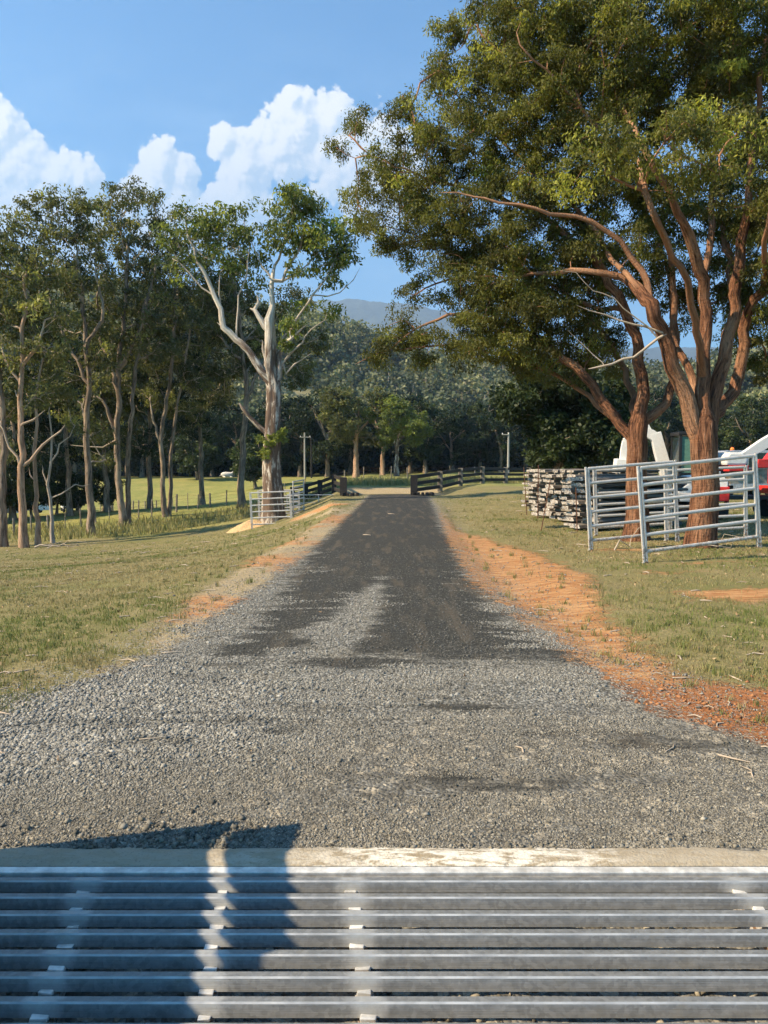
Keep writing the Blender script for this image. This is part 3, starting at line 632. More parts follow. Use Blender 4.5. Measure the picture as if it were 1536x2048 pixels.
class Skel:
    def __init__(s, seed): s.p = []; s.par = []; s.rm = []; s.fix = []; s.q = np.random.RandomState(seed)
    def add(s, p, par, rm=0., fix=0.): s.p.append(np.asarray(p, float)); s.par.append(par); s.rm.append(rm); s.fix.append(fix); return len(s.p) - 1
    def limb(s, pts, r0, r1, par=None, step=.35, wob=.05):
        pts = [np.asarray(p, float) for p in pts]
        if par is not None: pts = [s.p[par]] + pts
        P = [2 * pts[0] - pts[1]] + pts + [2 * pts[-1] - pts[-2]]; out = []
        L = sum(np.linalg.norm(pts[i + 1] - pts[i]) for i in range(len(pts) - 1)); acc = 0
        for i in range(len(pts) - 1):
            a, b, c, d_ = P[i:i + 4]; l = np.linalg.norm(c - b); n = max(1, int(round(l / step)))
            for k in range(n + (i == len(pts) - 2)):
                t = k / n; v = .5 * ((2 * b) + (c - a) * t + (2 * a - 5 * b + 4 * c - d_) * t * t + (3 * b - a - 3 * c + d_) * t ** 3)
                f = (acc + t * l) / L; v = v + s.q.normal(0, wob * step, 3) * (0 < f < 1); out.append((v, r0 + (r1 - r0) * f))
            acc += l
        ids = [] if par is None else [par]
        for v, r in (out if par is None else out[1:]): ids.append(s.add(v, ids[-1] if ids else -1, r, 1.))
        return ids
    def near(s, p): return int(np.argmin(((np.array(s.p) - p) ** 2).sum(1)))
    def grow(s, A, step=.35, kink=.9, mind=.0, maxz=None):
        """join each foliage centre to the skeleton by a curved twig, nearest first"""
        A = np.asarray(A); P = np.array(s.p); dd = np.array([((P - a) ** 2).sum(1).min() for a in A]); order = np.argsort(dd)
        cap = len(P) + len(A) * 14; buf = np.zeros((cap, 3)); buf[:len(P)] = P; D = np.zeros((cap, 3)); n = len(P); ok = np.zeros(cap, bool)
        for i in range(n):
            pr = s.par[i]; D[i] = P[i] - P[pr] if pr >= 0 else (0, 0, 1)
        D[:n] /= np.linalg.norm(D[:n], axis=1)[:, None] + 1e-9
        ok[:n] = P[:, 2] > (mind if np.isscalar(mind) else 0); tips = []
        for i in order:
            a = A[i]; v = a - buf[:n]; L = np.linalg.norm(v, axis=1) + 1e-6; cs = (v * D[:n]).sum(1) / L
            cost = L * (1 + kink * (1 - cs)) + .5 * np.clip(-v[:, 2], 0, None); cost[~ok[:n]] = 1e9; cost[L < .05] = 1e9; j = int(np.argmin(cost)); l = L[j]
            k = int(np.clip(np.ceil(l / step), 2, 12)); t0 = D[j] * .6 + v[j] / l * .4 + np.array([0, 0, .10]); t1 = v[j] / l + s.q.normal(0, .25, 3); pv = j
            for q in range(1, k + 1):
                t = q / k; h = (2 * t ** 3 - 3 * t * t + 1) * buf[j] + (t ** 3 - 2 * t * t + t) * t0 * l + (-2 * t ** 3 + 3 * t * t) * a + (t ** 3 - t * t) * t1 * l
                h = h + s.q.normal(0, .035 * step * 2, 3) * (q < k); id_ = s.add(h, pv)
                dv = h - buf[pv]; buf[n] = h; D[n] = dv / (np.linalg.norm(dv) + 1e-9); ok[n] = True; pv = id_; n += 1
            tips.append(pv)
        return tips
    def radii(s, tip=.006, p=2.35, rmax=9.):
        n = len(s.p); acc = np.zeros(n); kids = [[] for _ in range(n)]
        for i in range(n - 1, -1, -1):
            if acc[i] == 0: acc[i] = tip ** p
            if s.par[i] >= 0: acc[s.par[i]] += acc[i]; kids[s.par[i]].append(i)
        r = acc ** (1 / p); fx = np.array(s.fix) > 0; rm = np.array(s.rm); r = np.where(fx, rm, r)
        for i in range(n):
            if not fx[i] and s.par[i] >= 0: r[i] = min(r[i], r[s.par[i]] * .92)
        s.r = r; s.kids = kids; return r
    def mesh(s, name, mats, flare=1.5, flareh=.5, rough=.07, parent=None, dead=None):
        V, Fq, B, RD, base = [], [], [], [], 0; r = s.r; P = np.array(s.p); hl = np.zeros(len(P))
        for i in range(len(P)):
            if s.par[i] >= 0: hl[i] = hl[s.par[i]] + np.linalg.norm(P[i] - P[s.par[i]])
        starts = [(i, None) for i in range(len(P)) if s.par[i] < 0]
        while starts:
            i, pr = starts.pop(); ch = [i]
            while s.kids[ch[-1]]:
                ks = sorted(s.kids[ch[-1]], key=lambda q: -r[q]); ch.append(ks[0])
                for o in ks[1:]: starts.append((o, ch[-2] if len(ch) > 1 else ch[0]))
            # chains that start on a parent begin inside it
            if pr is not None:
                pr = s.par[ch[0]]; pts = np.vstack([P[pr], P[ch]]); rr = np.concatenate([[min(r[ch[0]] * 1.12, r[pr])], r[ch]]); hh = np.concatenate([[hl[pr]], hl[ch]])
            else: pts, rr, hh = P[ch], r[ch], hl[ch]
            if len(pts) < 2: continue
            R0 = rr.max(); n = 30 if R0 > .2 else 12 if R0 > .09 else 7 if R0 > .035 else 5 if R0 > .012 else 3
            T = np.gradient(pts, axis=0); T /= np.linalg.norm(T, axis=1)[:, None] + 1e-9
            a = np.cross(T[0], [0.3, .9, .1]); a /= np.linalg.norm(a) + 1e-9; fr = []
            for t in T: a = a - t * a.dot(t); a /= np.linalg.norm(a) + 1e-9; fr.append(a)
            A = np.array(fr); Bn = np.cross(T, A); w = np.arange(n) * 2 * np.pi / n; cw, sw = np.cos(w), np.sin(w)
            rad = np.repeat(rr[:, None], n, 1)
            if R0 > .05:
                ph = base * .37; rad = rad * (1 + rough * 2.4 * fbm(np.cos(w)[None] * 2.2 + ph + hh[:, None] * .3, np.sin(w)[None] * 2.2 + hh[:, None] * .6, 4))
            if pr is None and flare > 1: f = np.exp(-hh / flareh)[:, None]; rad = rad * (1 + (flare - 1) * f * (1 + .35 * np.sin(w * 4 + 1)[None]))
            rad[-1] *= .3 if s.fix[ch[-1]] else .3
            v = pts[:, None] + A[:, None] * (cw[None] * rad)[..., None] + Bn[:, None] * (sw[None] * rad)[..., None]
            V.append(v.reshape(-1, 3)); RD.append(np.repeat(rr, n)); B.append(np.stack([cw[None] * rad + (base % 97) * .1, sw[None] * rad, np.repeat(hh[:, None], n, 1)], 2).reshape(-1, 3))
            k = np.arange(len(pts) - 1)[:, None] * n; j = np.arange(n)[None]; j2 = (j + 1) % n
            Fq.append(np.stack([k + j, k + j2, k + n + j2, k + n + j], 2).reshape(-1, 4) + base); base += len(pts) * n
        me = npmesh(name, np.vstack(V), np.vstack(Fq), smooth=True); fattr(me, 'bark', np.vstack(B), 3); fattr(me, 'rad', np.concatenate(RD))
        return link(name, me, mats, parent)
def leaves(name, C, n, spread, size, mt, q, droop=.6, tint=None, flat=.75, parent=None, aspect=.26, tj=.12, up=None):
    """n leaves round each centre: slim diamond blades hanging at random"""
    C = np.asarray(C); m = len(C); cnt = np.maximum(6, (n * q.uniform(.5, 1.4, m)).astype(int)); sz = q.uniform(.7, 1.25, m)
    idx = np.repeat(np.arange(m), cnt); N = len(idx); d_ = q.normal(0, 1, (N, 3)); d_ /= np.linalg.norm(d_, axis=1)[:, None]
    rad = q.rand(N) ** .45 * spread * sz[idx]; sub = q.normal(0, 1, (m, 5, 3)); sub /= np.linalg.norm(sub, axis=2)[..., None] + 1e-9
    sub = sub[idx, q.randint(0, 5, N)] * (spread * .62 * sz[idx])[:, None]
    O = C[idx] + sub * [1, 1, flat] + d_ * (rad * .55)[:, None] * [1, 1, flat]
    a = q.uniform(0, 6.28, N); el = -droop + q.normal(0, .55, N); D = np.stack([np.cos(a) * np.cos(el), np.sin(a) * np.cos(el), np.sin(el)], 1)
    S = np.cross(D, q.normal(0, 1, (N, 3))); S /= np.linalg.norm(S, axis=1)[:, None] + 1e-9; L = size * q.uniform(.6, 1.35, N); Wd = L * aspect
    v = np.empty((N, 4, 3)); v[:, 0] = O; v[:, 1] = O + D * (L * .45)[:, None] + S * Wd[:, None]; v[:, 2] = O + D * L[:, None]; v[:, 3] = O + D * (L * .45)[:, None] - S * Wd[:, None]
    me = npmesh(name, v.reshape(-1, 3), np.arange(N * 4).reshape(-1, 4))
    if tint is None: tint = q.beta(2, 2.2, m)
    t = np.clip(tint[idx] + q.normal(0, tj, N), 0, 1); fattr(me, 'tint', np.repeat(t, 4))
    return link(name, me, mt, parent)
def ell_points(E, dens, q, sep_=.0):
    """E: (px, py, rx, ry, Y, dY): an ellipsoid of foliage at depth Y; returns centres and which ellipsoid"""
    out, tt = [], []
    for e in E:
        px, py, rx, ry, Y, dY = e[:6]; c = P3(px, py, Y); a = rx / FP * Y; b = ry / FP * Y; f = e[6] if len(e) > 6 else 1.
        n = max(3, int(dens * f * (a * b * max(dY, .3)) ** .8)); u = q.normal(0, 1, (n, 3)); u /= np.linalg.norm(u, axis=1)[:, None]; u *= (q.rand(n) ** .38)[:, None]
        out.append(c + u * [a, dY, b]); tt.append(np.full(n, (e[7] if len(e) > 7 else 0.)))
    return np.vstack(out), np.concatenate(tt)
def assemble(name, label, cat, group, base, parts):
    e = empty(name, tuple(float(c) for c in base), label, cat, group)
    for o in parts: o.parent = e; o.location = -Vector([float(c) for c in base])
    return e
litter()
def pl(Y, *pp):
    """points of a limb: (px, py) at depth Y, or (px, py, dY)"""
    f = lambda p: 0 if len(p) < 3 else (-.8 * p[2] if DEEP and p[2] < 0 and p[0] < DEEP else p[2])
    return [P3(p[0], p[1], Y + f(p)) for p in pp]
DEEP = 0
def sublimbs(s, E, r=.034):
    for e in E:
        c = P3(e[0], e[1], e[4]); k = s.near(c); d_ = np.linalg.norm(s.p[k] - c)
        if d_ > .5: m_ = (s.p[k] + c) / 2 + s.q.normal(0, .12 * d_, 3) + [0, 0, .06 * d_]; s.limb([m_, c, c + (c - s.p[k]) / d_ * .35 + s.q.normal(0, .15, 3)], r * min(1.3, .6 + d_ / 3), .008, k, step=.3, wob=.10)
def deepen(E, Y0, lim): return [e[:4] + ((Y0 + (Y0 - e[4]) * .8) if (e[0] < lim or not (len(e) > 7 and e[7] > .05)) and e[4] < Y0 else e[4],) + e[5:] for e in E]
def trunkbase(px, Y): x = gx(px, Y); return np.array([x, Y, float(height(x, Y)) - .08])
NEARG = 'red-barked trees fenced at the right of the road'
# ---- big red-barked tree at the right (R1)
def red_tree_big():
    Y = 16.5; s = Skel(21); b = trunkbase(1404, Y)
    tr = s.limb([b] + pl(Y, (1407, 1030), (1410, 950), (1408, 880), (1407, 845)), .29, .28, wob=.03); top = tr[-1]; t2 = tr[-3]
    L = lambda par, r0, r1, *pp, wob=.06: s.limb(pl(Y, *pp), r0, r1, par, wob=.08)
    a = L(t2, 0.193, 0.117, (1372, 790, -.1), (1345, 730, -.2), (1322, 660, -.3), (1300, 612, -.5), (1268, 570, -.8))
    a2 = L(a[-1], 0.084, 0.013, (1210, 550, -1.1), (1140, 543, -1.4), (1060, 548, -1.8), (960, 552, -2.2)); 
    a3 = L(a[-6], 0.084, 0.013, (1285, 540, -.2), (1240, 480, 0.2), (1180, 440, .2), (1100, 425, .1), (1000, 405, -.2), (880, 385, -.5))
    a4 = L(a[-3], 0.071, 0.013, (1215, 500, -1.4), (1180, 450, -2.1), (1120, 380, -2.8), (1020, 300, -3.3), (930, 210, -3.5), (880, 140, -3.4))
    c = L(top, 0.160, 0.108, (1404, 780), (1408, 700, .2), (1412, 620, .3), (1398, 540, .1), (1378, 470, -.3)); 
    c2 = L(c[-1], 0.084, 0.013, (1345, 400, -.8), (1290, 300, -1.4), (1230, 190, -1.8), (1180, 80, -2))
    c3 = L(c[-5], 0.092, 0.013, (1422, 480, .9), (1425, 360, 1.2), (1438, 230, 1.0), (1440, 90, .8), (1430, -80, .6))
    d_ = L(tr[-2], 0.168, 0.108, (1432, 780, .3), (1448, 700, .5), (1468, 640, .6), (1474, 560, .6), (1490, 450, .5)); 
    d2 = L(d_[-1], 0.084, 0.027, (1500, 350, .4), (1515, 220, .2), (1530, 90, 0), (1550, -80, 0)); d3 = L(d_[-5], 0.076, 0.027, (1450, 480, 1.6), (1440, 400, 2.2), (1410, 250, 2.8), (1380, 100, 3.2))
    e_ = L(tr[-1], 0.151, 0.099, (1455, 800, .8), (1482, 740, 1.2), (1488, 660, 1.3), (1510, 600, 1.0), (1560, 560, .8), (1650, 500, .4)); e2 = L(e_[-5], 0.076, 0.027, (1530, 480, -1.0), (1560, 350, -1.8), (1600, 200, -2))
    f = L(top, 0.101, 0.063, (1385, 760, 1.0), (1352, 690, 1.6), (1346, 600, 1.9), (1340, 520, 1.8), (1310, 430, 1.4)); f2 = L(f[-1], 0.055, 0.018, (1260, 340, .9), (1200, 260, .6), (1120, 170, .3), (1040, 90, 0))
    g = L(c[3], 0.084, 0.013, (1390, 640, -1.0), (1370, 560, -1.7), (1330, 480, -2.3), (1290, 380, -2.8), (1260, 260, -3.1))
    q = s.q
    E = [(905, 110, 62, 46, 13.4, .9), (950, 40, 50, 50, 14, 1, .5), (880, 165, 30, 30, 13.2, .5, .5), (820, 215, 45, 32, 13.6, .8), (860, 265, 62, 55, 14, 1.2), (960, 190, 70, 70, 14, 1.6), (1010, 110, 65, 80, 14.5, 1.8), (1090, 60, 90, 95, 15, 2.4), (1190, 110, 120, 110, 15.5, 3),
         (1310, 70, 120, 110, 15.5, 3.2, .9), (1430, 90, 110, 120, 15.5, 3.2, .9), (1530, 130, 90, 150, 16, 3, .9), (1060, 230, 95, 85, 14.5, 2.2), (1180, 260, 85, 85, 15, 2.2, .9), (1210, 330, 70, 70, 13.2, .9, 1.0, .25), (1330, 290, 75, 60, 13.2, 1.0, 1, .22), (1400, 330, 75, 60, 13.4, 1, .9, .2), (1490, 260, 60, 70, 13.6, 1.2, .9, .15),
         (1180, 400, 80, 60, 15, 1.6, .5), (1290, 400, 75, 60, 14.8, 1.8, .5), (1410, 420, 70, 45, 15.2, 1.8, .4), (1500, 400, 60, 90, 16, 2.4, .8), (1560, 560, 60, 110, 17, 2.4, .9), (1500, 560, 40, 60, 19, 1., .5), (950, 310, 75, 60, 14.2, 1.5), (1060, 360, 80, 55, 14.5, 1.5, .7), (940, 400, 70, 45, 14.6, 1.4, .8),
         (1250, -160, 330, 170, 15.5, 3.6, .5), (1000, -70, 120, 110, 15, 2.4, .5), (1600, 300, 110, 250, 16.5, 3.4, .4), (1420, 200, 120, 70, 17.5, 2.5, .6), (1160, 520, 70, 30, 14.5, 1., .35), (1040, 500, 70, 36, 14.6, 1., .5), (1250, 480, 60, 40, 17, 1., .4), (1340, 500, 60, 40, 18, 1.2, .4), (1505, 650, 50, 50, 19, 1.5, 1, -.1), (1550, 720, 40, 50, 19, 1.2, 1, -.1), (1450, 600, 40, 50, 20, 1.5, .8, -.1), (1380, 620, 45, 50, 20, 1.5, .8, -.1), (1530, 480, 50, 50, 19, 1.5, .8, -.1), (1120, 300, 70, 60, 18.5, 1.5, .8), (1230, 380, 80, 60, 19, 1.6, .8), (1340, 400, 80, 60, 19.5, 1.6, .8), (1440, 480, 60, 60, 19.5, 1.6, .8), (1480, 330, 60, 70, 19, 1.5, .8), (1280, 200, 90, 70, 18.5, 1.8, .7), (1400, 560, 60, 40, 19.5, 1.2, .8, -.1), (1300, 470, 70, 40, 20, 1.2, .7), (1560, 640, 40, 60, 17.5, 1.2, .8)]
    E = deepen(E, 16.7, 1150); sublimbs(s, E)
    A, bias = ell_points(E, 24, q); s.grow(A, .38, .8, mind=4.0)
    s.radii(.0105, 2.3)
    # pale dead branch hanging low on the left
    t = s.mesh('trunk', M['red_bark'], 1.3, .40, .05)
    tint = np.clip(q.beta(1.6, 2.6, len(A)) + bias + .1 * (A[:, 2] > 9.5), 0, 1)
    cr = leaves('crown', A, 320, .40, .088, M['leaf_big'], q, .75, tint, parent=None, aspect=.17)
    dd = Skel(5); r0 = dd.limb(pl(Y - .4, (1332, 668), (1300, 690), (1268, 712), (1225, 727), (1176, 738)), .035, .022, step=.2, wob=.08); dd.limb(pl(Y - .4, (1205, 725), (1165, 690), (1135, 660)), .014, .006, r0[-3]); dd.limb(pl(Y - .4, (1290, 655), (1240, 640), (1180, 620), (1152, 610)), .03, .010, r0[0]); dd.limb(pl(Y - .5, (1230, 600), (1185, 580), (1150, 545), (1112, 540)), .018, .006, r0[1])
    dd.radii(); dead = dd.mesh('dead_branch', M['deadwood'], 1); dead['label'] = 'bare pale dead branch hanging towards the road'
    assemble('red_barked_tree', 'tallest red-barked tree, its trunk inside the galvanised panels', 'tree', NEARG, b, [t, cr, dead])
def red_tree_left():
    Y = 18.2; s = Skel(22); b = trunkbase(1274, Y)
    tr = s.limb([b] + pl(Y, (1274, 1030), (1272, 960), (1273, 900), (1276, 850)), .26, .23, wob=.03); top = tr[-1]
    L = lambda par, r0, r1, *pp: s.limb(pl(Y, *pp), r0, r1, par, wob=.08)
    a = L(tr[-3], 0.143, 0.081, (1240, 850, -.2), (1200, 790, -.5), (1150, 735, -.8), (1085, 690, -1.2), (1040, 660, -1.5)); a2 = L(a[-1], 0.067, 0.013, (980, 640, -1.8), (900, 630, -2.1), (830, 660, -2.3), (780, 700, -2.4))
    c = L(top, 0.160, 0.090, (1282, 790, .1), (1278, 720, .2), (1262, 650, .2), (1235, 590, 0), (1190, 520, -.2)); c2 = L(c[-1], 0.076, 0.013, (1120, 460, -.6), (1040, 410, -1), (940, 380, -1.4), (830, 350, -1.8), (740, 310, -2))
    c3 = L(c[-5], 0.067, 0.018, (1180, 610, -1), (1100, 570, -1.6), (1000, 540, -2), (900, 500, -2.3), (800, 460, -2.4))
    d_ = L(tr[-1], 0.126, 0.072, (1312, 830, .2), (1340, 775, .4), (1352, 700, .8), (1346, 610, 1.2)); L(d_[-1], 0.059, 0.018, (1330, 520, 1.6), (1300, 440, 2), (1250, 380, 2.2))
    e_ = L(tr[-3], 0.084, 0.045, (1225, 840, .6), (1175, 790, 1.2), (1115, 750, 1.6), (1040, 720, 1.8)); L(e_[-1], 0.042, 0.018, (960, 700, 2), (880, 690, 2), (800, 700, 2))
    f = L(top, 0.092, 0.045, (1262, 780, 1), (1230, 700, 1.8), (1180, 630, 2.2), (1100, 580, 2.4)); L(f[-1], 0.042, 0.018, (1000, 560, 2.4), (900, 560, 2.4), (830, 590, 2.2))
    q = s.q
    E = [(716, 258, 42, 36, 16.2, .7), (685, 290, 18, 22, 16, .4, .5), (720, 370, 42, 34, 16.2, .8), (770, 310, 50, 50, 16.5, 1.1), (730, 425, 36, 40, 16.2, .7), (800, 400, 70, 55, 16.5, 1.3), (860, 350, 80, 60, 17, 1.5), (770, 480, 50, 45, 16.2, .9, .8), (860, 470, 80, 55, 16.6, 1.5), (950, 470, 80, 60, 17, 1.8),
         (830, 560, 42, 50, 16.2, .9, .8), (920, 560, 75, 60, 16.8, 1.6), (1010, 570, 80, 60, 17.4, 2), (1090, 600, 75, 55, 18, 2), (800, 640, 36, 28, 16, .6, .7), (770, 690, 55, 26, 16, .7, 1, -.1), (745, 715, 28, 16, 16, .4, .7), (850, 690, 70, 34, 16.2, 1, 1, -.1), (930, 660, 75, 42, 16.6, 1.3), (1020, 690, 80, 45, 17.2, 1.6), (1090, 730, 60, 34, 17.6, 1.3, .8), (1160, 660, 60, 50, 19, 1.2, .6),
         (1040, 450, 80, 60, 18, 1.8, .8), (1150, 420, 90, 60, 19, 2, .6), (1230, 620, 50, 40, 19.8, 1, .5), (1150, 500, 80, 50, 19, 2, .5), (1210, 720, 40, 30, 20, 1, .5), (1180, 580, 80, 50, 19.8, 1.5, .8, -.1), (1100, 690, 70, 40, 19, 1.3, .9, -.1), (1215, 650, 40, 50, 20.4, 1.3, .9, -.1), (1300, 560, 50, 50, 20.5, 1.5, .7, -.1), (1160, 720, 60, 30, 19.5, 1.2, .9, -.1), (1060, 620, 60, 50, 18.5, 1.4, .7, -.1), (1000, 640, 70, 50, 17.5, 1.4, .9, -.1), (930, 700, 70, 30, 17, 1.0, .9, -.1), (1120, 540, 80, 50, 19.5, 1.6, .9, -.05), (1230, 540, 70, 50, 20, 1.5, .9, -.1), (960, 540, 70, 60, 17.5, 1.4, .9), (1060, 380, 80, 50, 18.5, 1.5, .8)]
    E = deepen(E, 18.4, 1300); sublimbs(s, E)
    A, bias = ell_points(E, 22, q); s.grow(A, .38, .8, mind=3.0); s.radii(.0105, 2.3)
    t = s.mesh('trunk', M['red_bark'], 1.35, .4, .05); tint = np.clip(q.beta(1.5, 3.2, len(A)) + bias + .06, 0, 1)
    cr = leaves('crown', A, 310, .40, .088, M['leaf_big'], q, .75, tint, aspect=.17)
    assemble('red_barked_tree', 'smaller red-barked tree beside the tallest, limbs reaching over the road', 'tree', NEARG, b, [t, cr])
def white_tree():
    Y = 37.; s = Skel(23); b = trunkbase(547, Y)
    tr = s.limb([b] + pl(Y, (546, 1000), (544, 940), (545, 880), (546, 820), (545, 770), (541, 735), (540, 700), (540, 665), (538, 640)), .47, .24, step=.6, wob=.03); T = lambda py: s.near(P3(545, py, Y))
    L = lambda par, r0, r1, *pp: s.limb(pl(Y, *pp), r0, r1, par, step=.5, wob=.07)
    a = L(T(775), 0.234, 0.140, (522, 740), (497, 703), (470, 677), (447, 655)); a2 = L(a[-1], 0.133, 0.049, (440, 620), (430, 595), (415, 560), (395, 520), (380, 480), (372, 450)); L(a2[2], 0.055, 0.014, (441, 570), (440, 545)); L(a[-1], 0.078, 0.042, (434, 645))
    L(a2[-3], 0.047, 0.010, (425, 520), (430, 480), (420, 440))
    u = L(tr[-1], 0.156, 0.084, (545, 610), (542, 580), (547, 545), (548, 537)); u2 = L(u[3], 0.094, 0.035, (565, 560), (580, 530), (600, 490), (610, 450)); L(u[-2], 0.070, 0.028, (558, 520, .5), (570, 480), (580, 430), (590, 395))
    L(tr[-2], 0.156, 0.084, (528, 652), (512, 622), (500, 617)); L(s.near(P3(514, 625, Y)), 0.101, 0.063, (516, 605), (514, 590))
    L(T(720), 0.094, 0.035, (527, 700), (525, 680))
    r = L(T(790), 0.187, 0.105, (552, 765), (558, 735), (556, 710), (565, 692)); r2 = L(r[-1], 0.101, 0.042, (585, 678), (600, 660), (612, 650)); L(r2[1], 0.070, 0.035, (578, 665), (590, 640), (607, 615), (625, 595)); r3 = L(s.near(P3(607, 615, Y)), 0.058, 0.021, (628, 590), (650, 560), (670, 520), (680, 480)); L(s.near(P3(628, 592, Y)), 0.039, 0.014, (655, 596), (680, 585), (705, 560), (720, 535))
    L(r[-2], 0.078, 0.010, (572, 745), (590, 728), (615, 715), (625, 705)); L(T(868), 0.133, 0.077, (515, 850), (497, 830), (478, 806))
    L(r3[-3], 0.039, 0.014, (640, 530), (625, 490), (630, 440))
    L(s.near(P3(430, 595, Y)), .05, .012, (405, 575), (375, 540), (345, 505), (335, 480)); L(s.near(P3(470, 677, Y)), .06, .015, (475, 640), (480, 590), (495, 540), (498, 480)); L(s.near(P3(548, 560, Y)), .05, .012, (525, 530), (505, 490), (490, 450)); L(s.near(P3(650, 560, Y)), .04, .010, (672, 548), (700, 510), (712, 470)); L(s.near(P3(565, 560, Y)), .05, .012, (600, 540), (640, 500), (655, 440)); L(s.near(P3(558, 735, Y)), .06, .015, (590, 700), (625, 660), (650, 640))
    q = s.q
    E = [(588, 390, 38, 24, 37, 1, 1.1), (620, 420, 36, 26, 37.4, 1, 1.1), (575, 430, 24, 20, 37, .8), (640, 460, 46, 32, 37, 1.1, 1.2, .45), (600, 480, 34, 24, 37.5, 1, 1, .2), (670, 500, 30, 36, 37, 1, .9), (560, 470, 22, 26, 36.6, .8), (690, 520, 22, 30, 37, .8, .7), (640, 530, 34, 22, 37.6, 1, .7), (530, 500, 26, 26, 37, .8, .7, .1), (590, 530, 26, 20, 36.4, .8, .6), (520, 555, 22, 18, 37.5, .7, .5),
         (380, 430, 26, 20, 37, .9, .8), (415, 465, 30, 26, 37, 1, .8), (370, 480, 26, 26, 37, 1, .7), (440, 500, 22, 24, 37, .8, .6), (400, 520, 26, 22, 37.6, .8, .6), (425, 430, 20, 18, 37, .7, .7), (480, 465, 14, 18, 37, .6, .7), (600, 625, 24, 22, 37.8, .7, .8, .25), (450, 440, 24, 24, 37.5, .9, .8), (500, 470, 24, 26, 37.6, .9, .8), (470, 535, 28, 26, 38, .9, .7), (695, 470, 24, 30, 37, .8, .8), (655, 560, 20, 18, 37, .6, .7), (705, 430, 20, 24, 37, .7, .7), (340, 470, 22, 22, 37.5, .7, .8), (495, 430, 20, 18, 37.5, .7, .7), (660, 630, 20, 16, 37.3, .6, .6), (545, 430, 18, 16, 37.4, .6, .6), (350, 530, 24, 24, 37.5, .8, .7), (585, 655, 16, 12, 36.8, .5, .6, .35)]
    A, bias = ell_points(E, 17, q); s.grow(A, .55, .8, mind=5.5)
    E2 = [(545, 882, 26, 14, 36.7, .5, 1, .3), (560, 868, 18, 12, 36.8, .4, 1, .35), (530, 905, 16, 16, 36.6, .4, .8, .25), (572, 690, 10, 10, 37, .4, 1, .3)]
    A2, b2 = ell_points(E2, 34, q); s.grow(A2, .4, .8, mind=2.0); s.radii(.010, 2.3)
    t = s.mesh('trunk', M['white_bark'], 1.35, .9, .16); tint = np.clip(q.beta(1.8, 2.8, len(A)) + bias, 0, 1)
    cr = leaves('crown', A, 80, .66, .22, M['leaf_lime'], q, .7, tint, aspect=.20)
    sh = leaves('regrowth', A2, 110, .30, .20, M['leaf_lime'], q, .2, np.clip(q.beta(2, 2, len(A2)) * .5 + b2, 0, 1), aspect=.2); sh['label'] = 'tuft of green regrowth sprouting from the trunk'
    assemble('white_gum_tree', 'old white-limbed gum with broken stubs, behind the small galvanised panel left of the road', 'tree', None, b, [t, cr, sh])
LG = 'gum trees in the row along the left paddock'
def row_tree(seed, px, Y, r, label, barkm, path, E, limbs=(), tipr=.020, leafm='leaf_gum', twin=None, dens=8.5, nl=72, name='gum_tree', group=LG):
    s = Skel(seed); b = trunkbase(px, Y); tr = s.limb([b] + pl(Y, *path), r, r * .38, step=.7, wob=.06)
    if twin:
        s.limb([trunkbase(twin[0][0], Y + .4)] + pl(Y + .4, *twin[1:]), r * .8, r * .3, None, step=.7)
    for l in limbs: k = s.near(P3(l[0][0], l[0][1], Y)); s.limb(pl(Y, *l[2:]), l[1], l[1] * .4, k, step=.5, wob=.12)
    E = [tuple(e[:4]) + (e[4] - E[0][4] + Y + .7,) + tuple(e[5:]) for e in E]
    A, bias = ell_points(E, dens, s.q); s.grow(A, .65, .75, mind=1.5); s.radii(tipr, 2.25)
    t = s.mesh('trunk', M[barkm], 1.4, .6, .08); tint = np.clip(s.q.beta(1.6, 2.6, len(A)) + bias, 0, 1)
    cr = leaves('crown', A, nl, .62, .22, M[leafm], s.q, .7, tint, aspect=.20)
    return assemble(name, label, 'tree', group, b, [t, cr])
